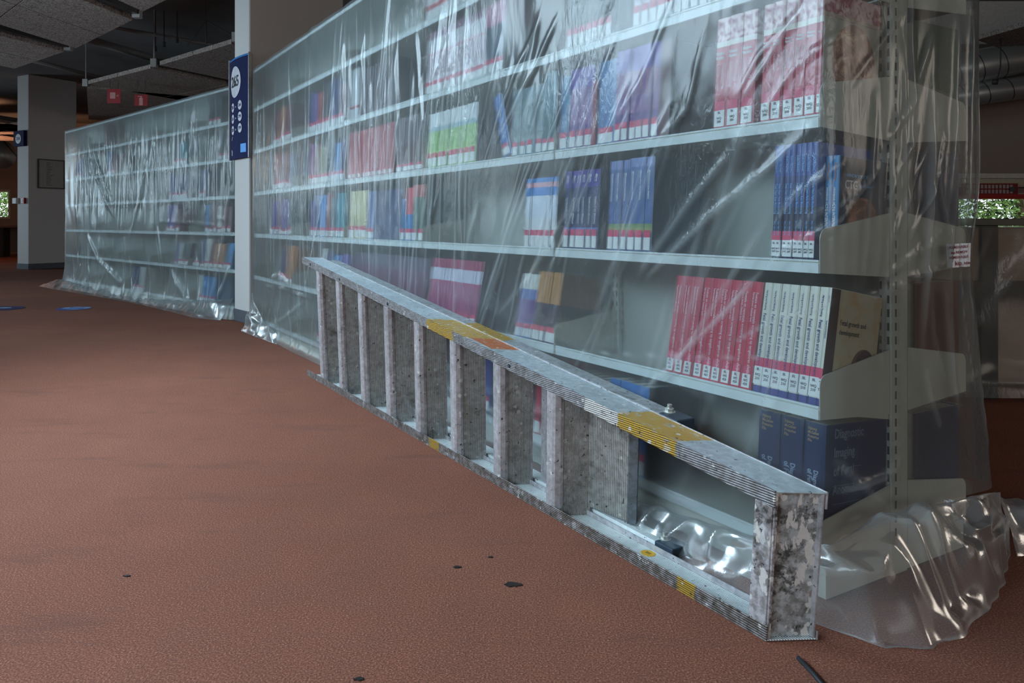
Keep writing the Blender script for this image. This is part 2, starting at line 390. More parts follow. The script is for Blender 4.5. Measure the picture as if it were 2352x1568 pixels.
for pl in ([(-0.15, 0.03), (-0.143, 0.03), (-0.143, 0.08), (-0.15, 0.08)], [(-0.13, 0.03), (-0.122, 0.03), (-0.122, 0.07), (-0.13, 0.07)], [(-0.15, 0.16), (-0.12, 0.19), (-0.115, 0.185), (-0.145, 0.155)]):
    m = MB(); m.prism(pl, 0, -0.001, lambda p, q, t_: (p, t_, q)); o = m.build('pictogram', wsign, sg); curve_to(o, SW, SB, 0.002)
# small sign + frame + switches on the far pillar
rz1 = math.atan2(-f1d.y, -f1d.x)
p = P1c + f1d * 0.20 - n1d * 0.03
s2 = thing('sign', (p.x, p.y, 2.15), rz1, 'small square blue numbered sign on the far left pillar', 'sign')
m = MB(); m.box(-0.16, 0.16, -0.03, 0.03, 0, 0.27); m.build('panel', navy, s2, bevel=0.008)
disc(s2, -0.01, 0.13, 0.085, 5, 0, wsign, 0.031); sign_text(s2, '250', 0.075, -0.01, 0.13, NAVYP, 5, 0, 0.034)
rzn = math.atan2(n1d.y, n1d.x)
p = P1c + n1d * 0.39 + (-f1d) * 0.012
fr = thing('picture_frame', (p.x, p.y, 1.42), rzn, 'thin framed notice hanging on the far left pillar', 'frame')
m = MB()
m.box(-0.24, 0.24, -0.012, 0.012, 0, 0.02); m.box(-0.24, 0.24, -0.012, 0.012, 0.50, 0.52); m.box(-0.24, -0.22, -0.012, 0.012, 0.02, 0.5); m.box(0.22, 0.24, -0.012, 0.012, 0.02, 0.5)
m.build('frame', plain('dark_frame', (0.06, 0.055, 0.05), 0.4), fr)
m = MB(); m.box(-0.22, 0.22, -0.004, 0.008, 0.02, 0.5); m.build('paper', plain('notice_paper', (0.40, 0.38, 0.36), 0.6), fr)
m = MB()
for k in range(17): m.box(-0.09, -0.09 + random.uniform(0.05, 0.13), -0.0055, -0.004, 0.46 - k * 0.025, 0.467 - k * 0.025)
m.build('print', plain('faint_print', (0.12, 0.12, 0.12), 0.7), fr)
p = P1c + f1d * 0.32 - n1d * 0.015
al = thing('alarm_box', (p.x, p.y, 1.15), rz1, 'white thermostat box on the far left pillar edge', 'switch')
m = MB(); m.box(-0.10, 0.02, -0.035, 0.015, 0, 0.10); m.build('housing', WHITE, al, bevel=0.006)
p = P1c + f1d * 0.12 - n1d * 0.012
al = thing('call_point', (p.x, p.y, 1.15), rz1, 'small red fire call point on the far left pillar', 'alarm')
m = MB(); m.box(-0.05, 0.05, -0.03, 0.012, 0, 0.10); m.build('housing', plain('alarm_red', (0.35, 0.02, 0.02), 0.4), al, bevel=0.004)
m = MB(); m.box(-0.025, 0.025, -0.034, -0.029, 0.025, 0.075); m.build('window', WHITE, al)

# ------------------------------------------------------------------ ceiling panels
tw = NT('wood_wool'); co = tw.coord(); n1_ = tw.noise(tw.mapping(co, (1, 1, 1)), 32, 4, 0.7, 3.0)
tw.col(tw.ramp(n1_, [(0.40, (0.07, 0.052, 0.045)), (0.48, (0.33, 0.265, 0.23)), (0.62, (0.52, 0.43, 0.38))])); tw.pr(0.95, 0, 0.1); tw.bump(n1_, 0.9, 0.01)
WOOD = tw.m; RAIL = plain('dark_ceiling_rail', (0.035, 0.03, 0.03), 0.5); RAILW = plain('galvanised_rail', (0.34, 0.31, 0.29), 0.4, 0.3)
def panel(a, b, v, nx, ny, lab, z=2.70, rail=True):
    a, b, v = Vector(a), Vector(b), Vector(v); r_ = thing('ceiling_panel', (0, 0, 0), 0, lab, 'ceiling panel')
    for i in range(nx):
        for j in range(ny):
            m = MB(); g = 0.006
            def q(s_, t_): p_ = a + (b - a) * s_ + v * t_; return p_
            s0, s1, t0, t1 = i / nx + g * 0.6, (i + 1) / nx - g * 0.6, j / ny + g * 0.3, (j + 1) / ny - g * 0.3
            ps = [q(s0, t0), q(s1, t0), q(s1, t1), q(s0, t1)]
            vs = [(p_.x, p_.y, zz) for zz in (z, z + 0.05) for p_ in ps]
            m.add(vs, [(0, 1, 2, 3), (4, 7, 6, 5), (0, 4, 5, 1), (1, 5, 6, 2), (2, 6, 7, 3), (3, 7, 4, 0)]); m.build('tile', WOOD, r_)
    if rail:
        o = (b - a).normalized() * 0.10
        for base in (a - o,):
            m = MB(); p0, p1 = base - v.normalized() * 0.0, base + v
            w = Vector((-(v.y), v.x)).normalized() * 0.03
            ps = [p0 - w, p0 + w, p1 + w, p1 - w]
            m.add([(p_.x, p_.y, zz) for zz in (z + 0.03, z + 0.11) for p_ in ps], [(0, 1, 2, 3), (4, 7, 6, 5), (0, 4, 5, 1), (1, 5, 6, 2), (2, 6, 7, 3), (3, 7, 4, 0)])
            m.build('rail', RAIL, r_)
            m = MB(); m.tube([(p0.x, p0.y, z + 0.08), (p0.x, p0.y, z + 0.7)], 0.008); m.box(p0.x - 0.035, p0.x + 0.035, p0.y - 0.03, p0.y + 0.03, z, z + 0.1); m.build('hanger', RAILW, r_)
panel((-2.2, 5.95), (-3.30, 7.05), (-0.5, -4), 2, 4, 'wood wool ceiling panel at the top left, nearest of its row')
panel((-3.53, 7.34), (-4.72, 8.53), (-0.7, -4.4), 2, 4, 'wood wool ceiling panel at upper left, middle one of its row')
panel((-4.94, 8.70), (-6.10, 9.66), (-1.3, -4.4), 2, 4, 'wood wool ceiling panel reaching in front of the far left pillar')
panel((-2.96, 8.30), (-4.23, 9.44), (1.6, 3.2), 2, 3, 'wood wool ceiling panel seen just left of the pillar with the 265 sign')
panel((-4.42, 9.62), (-5.78, 10.72), (1.6, 3.4), 2, 3, 'long wood wool ceiling panel above the far covered rack')
panel((-5.95, 11.0), (-7.75, 14.4), (4.0, 2.5), 2, 3, 'wood wool ceiling panel behind the two red hanging signs')
panel((-9.7, 14.3), (-11.5, 14.9), (0.6, 3.4), 2, 3, 'distant wood wool ceiling panel left of the far left pillar')
panel((-9.3, 15.0), (-13.5, 15.0), (0.0, 1.3), 3, 1, 'warm lit distant ceiling panel at the left edge', rail=False)
panel((-9.3, 16.8), (-14.5, 16.8), (0.0, 1.3), 3, 1, 'farthest warm lit ceiling panel at the left edge', rail=False)
a = (5.0, 8.49); b = (6.2, 9.45)
panel(a, b, (1.1, -5.2), 1, 4, 'wood wool ceiling panel in the top right corner', z=2.78, rail=False)
m = MB(); m.box(3.2, 12, 9.2, 9.8, 2.9, 3.4); struct('trim_3', m, plain('white_bulkhead', (0.55, 0.51, 0.47), 0.7))
pm = plain('soffit_pipe', (0.24, 0.22, 0.21), 0.5); 
for (a_, b_, r_, lb) in ((atz(255, 62, 3.1), atz(560, 116, 3.1), 0.022, 'thin pipe under the dark ceiling, nearest the sign pillar'),
                     (atz(195, 88, 3.1), atz(400, 148, 3.1), 0.05, 'thick pale pipe under the dark ceiling'),
                     (atz(60, 135, 3.1), atz(260, 186, 3.1), 0.03, 'dark pipe under the ceiling beside the far pillar')):
    m = MB(); m.tube([a_, b_], r_, 12); tag(m.build('pipe', pm, smooth=True), lb, 'pipe')
    
m = MB(); 
for px, py in ((357, 95), (377, 85), (407, 75)):
    q = at(px, py, 9.6); m.tube([(q.x, q.y, q.z - 0.12), (q.x, q.y, 3.4)], 0.008); m.tube([(q.x, q.y, q.z - 0.12), (q.x, q.y, q.z - 0.06)], 0.02)
tag(m.build('hanger_rods', RAIL), 'cluster of dark hanger rods below the dark ceiling', 'ceiling hanger')
m = MB(); q = at(473, 47, 9.0)
m.tube([q, at(430, 104, 9.0)], 0.006); m.tube([q, at(530, 80, 9.0)], 0.006); m.tube([q, at(474, 100, 9.0)], 0.01); m.tube([q, (q.x, q.y, 3.4)], 0.006)
tag(m.build('suspension_wire', RAIL), 'forked suspension wire hanging near the pillar top', 'ceiling hanger')

# red hanging signs
red = plain('sign_red', (0.28, 0.012, 0.015), 0.4)
for (px0, px1, py0, py1, kind, lb) in ((246, 277, 204, 237, 'hose', 'red hanging fire hose sign nearer the far pillar'),
                              (309, 339, 217, 243, 'ext', 'red hanging fire extinguisher sign just above the far rack')):
    Y = 10.4; a_, b_ = at(px0, py1, Y), at(px1, py0, Y)
    r_ = thing('fire_sign', (a_.x, Y, a_.z), 0, lb, 'sign'); w_, h_ = b_.x - a_.x, b_.z - a_.z
    m = MB(); m.box(0, w_, 0, 0.01, 0, h_); m.build('panel', red, r_)
    for fx in (0.2, 0.8): m = MB(); m.tube([(w_ * fx, 0.005, h_), (w_ * fx, 0.005, 2.72 - a_.z)], 0.003); m.build('hanger', RAIL, r_)
    m = MB()
    if kind == 'hose':
        m.box(w_ * 0.22, w_ * 0.62, -0.002, 0, h_ * 0.32, h_ * 0.75); m.build('pictogram', plain('sign_pink', (0.5, 0.22, 0.2), 0.5), r_); m = MB(); m.box(w_ * 0.68, w_ * 0.84, -0.002, 0, h_ * 0.5, h_ * 0.54)
        m.prism([(w_ * 0.78, h_ * 0.42), (w_ * 0.88, h_ * 0.52), (w_ * 0.78, h_ * 0.62)], 0, -0.002, lambda p, q, t_: (p, t_, q))
    else:
        m.box(w_ * 0.36, w_ * 0.64, -0.002, 0, h_ * 0.05, h_ * 0.70); m.box(w_ * 0.44, w_ * 0.56, -0.002, 0, h_ * 0.70, h_ * 0.80); m.box(w_ * 0.25, w_ * 0.6, -0.002, 0, h_ * 0.80, h_ * 0.86)
    m.build('pictogram', plain('sign_pink', (0.5, 0.22, 0.2), 0.5), r_)

# ducts at the right and far left
dm = NT('spiral_duct'); co = dm.coord(); x_ = dm.sep(co)[0]
w_ = dm.math('GREATER_THAN', dm.math('FRACT', dm.math('MULTIPLY', dm.math('ADD', x_, dm.math('MULTIPLY', dm.sep(co)[2], 0.35)), 3.6)), 0.05); dm.col(dm.ramp(w_, [(0.0, (0.10, 0.10, 0.10)), (1.0, (0.40, 0.41, 0.40))])); dm.pr(0.38, 0.7); dm.bump(w_, 0.4, 0.01)
for (pya, pyb, rr, Y, lb) in ((158, 118, 0.19, 8.9, 'upper grey spiral duct below the ceiling, top right'), (219, 190, 0.13, 8.9, 'lower slimmer grey spiral duct, top right')):
    a_, b_ = at(2215, pya, Y), at(2420, pyb, Y); b_ = a_ + (b_ - a_) * 1.8; a_ = a_ - (b_ - a_) * 0.5
    m = MB(); m.tube([a_, b_], rr, 32); tag(m.build('air_duct', dm.m, smooth=True), lb, 'duct')
m = MB(); q = at(2298, 120, 8.4); m.tube([q + Vector((0, 0, 0.15)), q, q + Vector((0, 0, -0.15)), q + Vector((-0.02, 0, -0.24)), q + Vector((-0.055, 0, -0.30))], 0.007, 6)
m.tube([q + Vector((-0.055, 0, -0.29)), q + Vector((-0.06, 0, -0.34))], 0.03, 10)
tag(m.build('power_cable', RAIL, smooth=True), 'short black cable with plug dangling before the ducts', 'cable')
m = MB(); q = at(2, 355, 15.5); m.tube([q + Vector((-1.5, 0.6, 0)), q + Vector((0.05, 0, 0))], [0.27, 0.27], 24); tag(m.build('air_duct', dm.m, smooth=True), 'round grey duct end at the far left edge', 'duct')

# red ventilated unit above the right window
ru = thing('blind_housing', (0, 0, 0), 0, 'red slotted housing above the low right window', 'blind box')
a_, b_ = at(2216, 447, 9.55), at(2338, 421, 9.55)
m = MB(); m.box(a_.x, b_.x, 9.55, 9.70, a_.z, b_.z); m.build('case', plain('red_case', (0.22, 0.014, 0.014), 0.4), ru)
m = MB(); n_ = 13
for i in range(n_):
    x = a_.x + (b_.x - a_.x) * (i + 0.3) / (n_ + 1.5)
    m.box(x, x + 0.028, 9.54, 9.551, a_.z + 0.015, a_.z + 0.06); m.box(x, x + 0.028, 9.54, 9.551, a_.z + 0.075, a_.z + 0.12)
m.build('slot', plain('pale_slot', (0.45, 0.35, 0.33), 0.5), ru, )
m = MB(); m.tube([at(2326, 434, 9.55) + Vector((0, 0, 0)), at(2326, 434, 9.50)], 0.03, 14); m.build('knob', RAIL, ru)
m = MB(); m.box(a_.x, 8.6, 9.50, 9.70, a_.z - 0.05, a_.z + 0.004); m.build('valance', plain('red_valance', (0.42, 0.02, 0.015), 0.45), ru)

# ================================================================== shelving
HS = [0.105, 0.415, 0.728, 1.040, 1.355, 1.670]
TOP = 1.96
ORD = ['first', 'second', 'third', 'fourth', 'fifth', 'sixth', 'seventh', 'eighth', 'ninth', 'tenth', 'eleventh', 'twelfth', 'thirteenth', 'fourteenth']
LEVEL = ['bottom shelf', 'second shelf up', 'third shelf up', 'fourth shelf up', 'fifth shelf up', 'top shelf']
BAY = ['nearest bay', 'second bay', 'third bay', 'fourth bay', 'last bay']
TILT = [R(3.3), R(10), R(3.3), R(3.3), R(3.3), R(3.3)]

def bracket_poly(h, front_lo=0.025, s=1):
    pts = [(0.0, h - front_lo), (0.0, h + 0.045)]
    for k in range(1, 6):
        a = k / 6 * math.pi / 2; pts.append((0.022 - 0.022 * math.cos(a), h + 0.045 + 0.026 * math.sin(a)))
    pts += [(0.022, h + 0.071), (0.245, h + 0.105), (0.245, h - 0.042)]
    return [(p * s if s == 1 else 0.56 - p, q) for p, q in pts]
def build_bay(root, k, n, ends, detail=True, rear=False):
    x1, x0 = -k * 1.0, -(k + 1) * 1.0           # x1 near side
    for li, h in enumerate(HS):
        tl = math.tan(TILT[li]); m = MB()
        def sh(x, y, z): return (x, y, z - y * tl)
        m.box(x0 + 0.006, x1 - 0.006, 0.003, 0.245, h - 0.012, h, sh); o = m.build('shelf', CREAM, root)
        m = MB(); m.box(x0 + 0.006, x1 - 0.006, 0.0, 0.008, h - 0.026, h - 0.0045); m.box(x0 + 0.006, x1 - 0.006, 0.0005, 0.006, h - 0.002, h + 0.003)
        m.build('shelf_lip', LIP, o, bevel=0.001)
        for side, xx in ((0, x1 - 0.004), (1, x0 + 0.0025)):
            if side == 1 and not detail: continue
            m = MB(); m.prism(bracket_poly(h), xx, xx + 0.0018, lambda p, q, t_: (t_, p, q)); m.build('side_bracket', CREAM, root)
        if rear:
            m = MB(); m.box(x0 + 0.006, x1 - 0.006, 0.315, 0.557, h - 0.014, h); m.build('shelf', CREAM, root)
            m = MB(); m.prism(bracket_poly(h, s=-1), x1 - 0.004, x1 - 0.002, lambda p, q, t_: (t_, p, q)); m.build('side_bracket', CREAM, root)
    m = MB(); m.box(x0 + 0.004, x1 - 0.004, 0.272, 0.28, 0.06, TOP - 0.02); m.build('back_panel', PANELM, root)
    m = MB(); m.box(x0, x1, 0.0, 0.56, TOP - 0.02, TOP - 0.001); m.build('top_cover', LIP, root)
    m = MB(); m.box(x0 + 0.003, x1 - 0.003, 0.02, 0.55, 0.003, 0.075); m.build('plinth', CREAM, root)
    for e, xx in ends:
        m = MB(); m.box(xx - 0.016, xx + 0.016, 0.247, 0.312, 0.0, TOP - 0.02); up = m.build('upright', CREAM, root, bevel=0.003)
        if detail:
            m = MB(); z = 0.09
            while z < 1.9:
                for yy in (0.262, ):
                    m.box(xx + 0.0155, xx + 0.0168, yy, yy + 0.0055, z, z + 0.018)
                z += 0.0315
            m.build('slot', SLOT, up)
            m = MB(); z = 0.09
            while z < 1.9:
                m.box(xx - 0.012, xx - 0.007, 0.2462, 0.2475, z, z + 0.018); m.box(xx + 0.007, xx + 0.012, 0.2462, 0.2475, z, z + 0.018); z += 0.0315
            m.build('slot', SLOT, up)
ROOT1 = (A1.x, A1.y, 0)
for k in range(5):
    r_ = thing('shelving_bay', ROOT1, ROT1, ['nearest cream metal bay of the near covered bookshelf', 'second cream metal bay from the near end of the near bookshelf',
        'middle cream metal bay of the near covered bookshelf', 'fourth cream metal bay from the near end of the near bookshelf', 'farthest cream metal bay of the near bookshelf, beside the sign pillar'][k], 'bookshelf', 'bays of the near bookshelf')
    build_bay(r_, k, 5, [(0, -float(k) - (0.016 if k == 0 else 0))] + ([(1, -5.0 + 0.016)] if k == 4 else []), rear=(k == 0))
NB2 = 5; L2 = 0.94
for k in range(NB2):
    r_ = thing('shelving_bay', (A2.x, A2.y, 0), ROT2, ['nearest bay of the far covered bookshelf, left of the sign pillar', 'second bay of the far covered bookshelf counted from the sign pillar',
        'middle bay of the far covered bookshelf', 'fourth bay of the far covered bookshelf counted from the sign pillar', 'leftmost and farthest bay of the far covered bookshelf'][k], 'bookshelf', 'bays of the far bookshelf')
    build_bay(r_, k, 5, [(0, -float(k) - (0.016 if k == 0 else 0))] + ([(1, -5.0 + 0.016)] if k == 4 else []), detail=False)
    r_.scale = (L2, 1, 1)

# ------------------------------------------------------------------ books
def bands(name, stops, pic=None, rough=0.35, spine_only=False):
    """cover colours in horizontal bands: stops = [(from fraction of height, colour)]; pic = (z0, z1, colour a, colour b) mottled picture area"""
    t = NT(name); g = t.coord('Generated'); z = t.sep(g)[2]
    c = t.ramp(z, stops, 'CONSTANT')
    if pic:
        f = t.noise(t.mapping(t.coord(), (1, 1, 1)), 45, 3, 0.5, 1.0)
        pc = t.ramp(f, [(0.40, pic[2]), (0.58, pic[3])])
        k = t.math('MULTIPLY', t.math('GREATER_THAN', z, pic[0]), t.math('LESS_THAN', z, pic[1])); c = t.mix(k, c, pc)
    t.col(c); t.pr(rough, 0, 0.5); t.bump(t.noise(t.coord(), 200, 2), 0.05, 0.002); return t.m
LABM = bands('label_white_pink', [(0.0, (0.74, 0.74, 0.73)), (0.64, (0.60, 0.045, 0.12))], rough=0.45)
LABM2 = bands('label_white_blue', [(0.0, (0.035, 0.05, 0.22)), (0.16, (0.74, 0.74, 0.73)), (0.70, (0.60, 0.045, 0.12))], rough=0.45)
def make_book(T, H, Dp, mat, name='book', label=LABM, lab_h=0.058, code=None, titles=(), cover_bits=None, label_z=0.006, lab_in=0.10):
    """book standing upright: spine at y=0 facing -y, x from 0 to T; titles = [(text, size, z_top_fraction, x_fraction, mat, cond)]"""
    r_ = bpy.data.objects.new(name, None)      # replaced below by the cover mesh as the thing itself
    m = MB(); b = 0.0022
    poly = [(0, Dp), (0, 0.003), (T * 0.12, 0.0006), (T * 0.5, 0), (T * 0.88, 0.0006), (T, 0.003), (T, Dp), (T - b, Dp), (T - b, 0.006), (b, 0.006), (b, Dp)]
    m.prism(poly, 0, H, lambda p, q, t_: (p, q, t_))
    # front board rebuilt as clean faces
    bpy.data.objects.remove(r_)
    root = m.build(name, mat)
    m = MB(); m.box(b + 0.0003, T - b - 0.0003, 0.006, Dp - 0.004, 0.0025, H - 0.0025); m.build('page_block', PAPER, root)
    if label:
        m = MB(); m.box(T * lab_in, T * (1 - lab_in), -0.0008, 0.0012, label_z, label_z + lab_h); lb = m.build('spine_label', label, root)
        if code:
            for i, (tx, zz) in enumerate(code):
                me = text_mesh(tx, min(0.0085, T * 0.42), BLACK, 'CENTER'); o = link('lettering', me, lb); o.location = (T * 0.5, -0.0012, label_z + zz)
    for (tx, sz, zf, xf, mt, cond) in titles:
        me = text_mesh(tx, sz, mt, 'LEFT', cond, 0.9, True); o = link('title', me, root); o.location = (T * xf, -0.0010, H * zf)
    if cover_bits: cover_bits(root, T, H, Dp)
    return root
PROTO = {}
COUNT = {}
def row_of(rootloc, rot, x_left, x_right, n, li, maker, desc, bay, group, depth_in=0.006, lean=0.0, gap=None, rack='', jitter=True):
    """n copies of one title filling x_left..x_right (local x) on shelf li"""
    Tt = (x_right - x_left) / n; proto = maker(Tt * 0.96)
    M0 = Matrix.Translation(Vector(rootloc)) @ Matrix.Rotation(rot, 4, 'Z')
    for i in range(n):
        o = proto if i == 0 else copy_tree(proto)
        x = x_right - (i + 1) * Tt + Tt * 0.02; tl = TILT[li]; jy = random.uniform(0, 0.006) if jitter else 0
        M = M0 @ Matrix.Translation((x, depth_in + jy, HS[li] + 0.0015 - depth_in * math.tan(tl))) @ Matrix.Rotation(-tl, 4, 'X') @ Matrix.Rotation(lean, 4, 'Y')
        o.matrix_world = M
        key = (desc, li, bay, rack); c_ = COUNT.get(key, 0); COUNT[key] = c_ + 1
        pos = f'{ORD[c_]} from right' if n > 1 or c_ else ''
        lab = ', '.join(s_ for s_ in (desc, pos, LEVEL[li], (BAY[bay] + (' of far rack' if rack else ''))) if s_)
        tag(o, lab, 'book', group)
    return proto
def bk(H, Dp, mat, **kw): return lambda T: make_book(T, H, Dp, mat, **kw)
def ux(px, py=500): return -uz(px, py)[0]
def row1(li, xl, xr, n, maker, desc, group, bay=None, **kw):
    a, b = ux(xl), ux(xr)
    if bay is None: bay = min(4, int(-(a + b) / 2))
    a = max(a, -(bay + 1) + 0.012); b = min(b, -bay - 0.010)
    return row_of(ROOT1, ROT1, a, b, n, li, maker, desc, bay, group, **kw)

CRIM = (0.42, 0.014, 0.045)
# --- third and fourth levels of the nearest bay, legible titles
def cover_child(root, T, H, Dp):
    m = MB(); x = T + 0.0005
    m.box(x, x + 0.0006, 0.010, Dp - 0.002, H * 0.795, H * 0.825); m.build('cover_stripe', plain('cover_beige', (0.45, 0.36, 0.28), 0.4), root)
    m = MB(); m.box(x, x + 0.0004, 0.004, Dp - 0.001, 0.004, H * 0.79); m.build('cover_panel', plain('cover_cream', (0.42, 0.39, 0.31), 0.4), root)
    t = NT('cover_picture'); f = t.noise(t.coord(), 22, 4, 0.6, 1.6); t.col(t.ramp(f, [(0.35, (0.08, 0.03, 0.025)), (0.5, (0.30, 0.12, 0.07)), (0.62, (0.62, 0.42, 0.30))])); t.pr(0.35)
    m = MB(); m.prism([(0.108 + 0.075 * math.cos(a * math.pi / 14), H * 0.47 + 0.085 * math.sin(a * math.pi / 14)) for a in range(28)], x + 0.0005, x + 0.0010, lambda p, q, t_: (t_, p, q))
    m.build('cover_picture', t.m, root)
def tcover(root, T, lines, size, y, z, mat, cond=1.0):
    me = text_mesh(lines, size, mat, 'LEFT', cond, 1.0); o = link('title', me, root); o.location = (T + 0.0012, y, z); o.rotation_euler = (0, 0, R(90))
childm = bands('childbearing_cover', [(0, CRIM), (0.735, (0.70, 0.62, 0.55)), (0.785, (0.62, 0.30, 0.33))], (0.785, 1.1, (0.32, 0.06, 0.09), (0.75, 0.52, 0.52)))
code = (('BL', 0.034), ('WQ\n200', 0.016))
def child(T, cov=None):
    return make_book(T, 0.275, 0.20, childm, lab_h=0.062, code=code, cover_bits=cov,
        titles=(('Physiology in', T * 0.36, 0.585, 0.68, PINKP, 0.80), ('Childbearing', T * 0.36, 0.585, 0.28, PINKP, 0.80)))
# author names as small lines above
def child2(T, cov=None):
    b = child(T, cov); me = text_mesh('Stables\nRankin', T * 0.27, WHITE, 'LEFT', 0.9, 0.95); o = link('title', me, b); o.location = (T * 0.08, -0.001, 0.275 * 0.66); return b
ch_first = lambda T: child2(T, cover_child)
row1(3, 1868, 1903, 1, ch_first, 'crimson childbearing textbook at the very end', 'crimson childbearing textbooks', 0, depth_in=0.004)
row1(3, 1738, 1867, 5, child2, 'crimson childbearing textbook', 'crimson childbearing textbooks', 0)
row1(3, 1629, 1722, 3, child2, 'crimson childbearing textbook beyond the gap', 'crimson childbearing textbooks', 0)
blk = bands('black_cover', [(0, (0.012, 0.018, 0.03))])
# the purple, blue and red books
purp = bands('purple_cover', [(0, (0.12, 0.035, 0.20)), (0.3, (0.20, 0.07, 0.24)), (0.75, (0.13, 0.06, 0.32))], (0.3, 0.75, (0.17, 0.07, 0.24), (0.32, 0.15, 0.30)))
def cov_dark(c): 
    def f(root, T, H, Dp):
        m = MB(); m.box(T, T + 0.0006, 0.003, Dp, 0.002, H - 0.002); m.build('front_cover', plain('dark_cover_board', c, 0.35, var=0.15, scale=10), root)
    return f
row1(3, 1405, 1503, 6, bk(0.265, 0.20, purp, lab_h=0.05, titles=(('OBSTETRICS', 0.014, 0.75, 0.5, PINKP, 0.9),)), 'purple obstetrics textbook', 'purple textbooks', 0)
row1(3, 1503, 1528, 1, bk(0.262, 0.20, bands('maroon_cover', [(0, (0.10, 0.02, 0.03))]), cover_bits=cov_dark((0.03, 0.03, 0.035)), label=None), 'dark maroon book closing the purple row', 'purple textbooks', 0)
row1(3, 1363, 1404, 1, bk(0.25, 0.20, bands('blue_cover', [(0, (0.03, 0.13, 0.32))]), lab_h=0.045), 'thick plain blue book', 'purple textbooks', 0)
row1(3, 1353, 1362, 1, bk(0.20, 0.20, bands('red_cover', [(0, (0.30, 0.02, 0.04))]), label=None), 'thin red book', 'purple textbooks', 0)
row1(3, 1299, 1352, 3, bk(0.25, 0.20, purp, lab_h=0.05), 'purple textbook left of the blue one', 'purple textbooks', 0)
row1(3, 1278, 1298, 1, bk(0.235, 0.20, bands('teal_cover', [(0, (0.02, 0.12, 0.26)), (0.6, (0.02, 0.16, 0.30))]), lab_h=0.05), 'narrow blue book beside the bay divider', 'purple textbooks', 0)
# electronic fetal monitoring row
efm = bands('monitoring_cover', [(0, (0.010, 0.014, 0.055)), (0.45, (0.012, 0.035, 0.17)), (0.72, (0.020, 0.055, 0.27))])
LB = plain('light_blue_print', (0.20, 0.42, 0.75), 0.5)
def efmb(T): return make_book(T, 0.262, 0.19, efm, lab_h=0.058, code=(('BL', 0.030), ('WQ\n209', 0.014)),
    titles=(('ELECTRONIC', T * 0.62, 0.90, 0.5, LB, 0.72), ('Fetal Heart Rate Monitoring', T * 0.58, 0.66, 0.5, LB, 0.72), ('THE 5 TIER SYSTEM', T * 0.34, 0.335, 0.5, LB, 0.8)), lab_in=0.04)
row_of(ROOT1, ROT1, -0.163, -0.0415, 8, 2, efmb, 'navy fetal heart monitoring handbook', 0, 'navy monitoring handbooks', depth_in=0.030)
ctg = bands('ctg_cover', [(0, (0.02, 0.16, 0.36))])
ORG = plain('orange_print', (0.55, 0.16, 0.06), 0.5)
def cov_ctg(root, T, H, Dp):
    x = T + 0.0002
    m = MB(); m.box(x, x + 0.0005, 0.002, Dp, 0.001, H - 0.001); m.build('front_cover', plain('ctg_board', (0.010, 0.018, 0.045), 0.35), root)
    t = NT('baby_picture'); f = t.noise(t.coord(), 26, 4, 0.6, 1.4); t.col(t.ramp(f, [(0.38, (0.03, 0.015, 0.015)), (0.52, (0.26, 0.09, 0.04)), (0.66, (0.50, 0.24, 0.13))])); t.pr(0.4)
    m = MB(); m.prism([(0.085 + 0.055 * math.cos(a * math.pi / 12), H * 0.40 + 0.052 * math.sin(a * math.pi / 12)) for a in range(24)], x + 0.0005, x + 0.001, lambda p, q, t_: (t_, p, q)); m.build('cover_picture', t.m, root)
    tcover(root, T, 'HANDBOOK OF', 0.0105, 0.022, H * 0.82, LB); tcover(root, T, 'CTG', 0.027, 0.020, H * 0.73, WHITE, 0.8)
    tcover(root, T, 'Interpretation', 0.010, 0.070, H * 0.735, LB, 0.8)
def ctgb(cov=None):
    return lambda T: make_book(T, 0.232, 0.17, ctg, label=LABM, lab_h=0.05, cover_bits=cov,
    titles=(('CHANDRAHARAN', T * 0.36, 0.93, 0.5, ORG, 0.75), ('HANDBOOK OF', T * 0.36, 0.70, 0.45, WHITE, 0.85), ('CTG INTERPRETATION', T * 0.55, 0.54, 0.45, WHITE, 0.8)))
M1 = Matrix.Translation(Vector(ROOT1)) @ Matrix.Rotation(ROT1, 4, 'Z')
row_of(ROOT1, ROT1, -0.0222, -0.0045, 1, 2, ctgb(cov_ctg), 'bright blue interpretation handbook with baby cover', 0, 'blue interpretation handbooks', depth_in=0.056, jitter=False)
row_of(ROOT1, ROT1, -0.0405, -0.0228, 1, 2, ctgb(), 'bright blue interpretation handbook set back left of its twin', 0, 'blue interpretation handbooks', depth_in=0.056, jitter=False)
# periwinkle and navy/purple groups
peri = bands('periwinkle_cover', [(0, (0.07, 0.10, 0.22)), (0.20, (0.28, 0.30, 0.12)), (0.26, (0.16, 0.24, 0.10)), (0.30, (0.05, 0.10, 0.27)), (0.9, (0.16, 0.20, 0.42))])
row1(2, 1432, 1488, 3, bk(0.265, 0.20, peri, lab_h=0.055, titles=(('Midwifery the basics', 0.011, 0.86, 0.5, WHITE, 0.9),), cover_bits=cov_dark((0.012, 0.035, 0.075))), 'periwinkle paperback with green band', 'periwinkle paperbacks', 0)
row1(2, 1388, 1430, 3, bk(0.262, 0.20, peri, lab_h=0.055, titles=(('Midwifery the basics', 0.011, 0.86, 0.5, WHITE, 0.9),)), 'slightly shorter periwinkle paperback', 'periwinkle paperbacks', 0)
pb = bands('navy_purple_cover', [(0, (0.03, 0.05, 0.16)), (0.22, (0.10, 0.16, 0.42)), (0.27, (0.018, 0.022, 0.10)), (0.78, (0.06, 0.03, 0.26))])
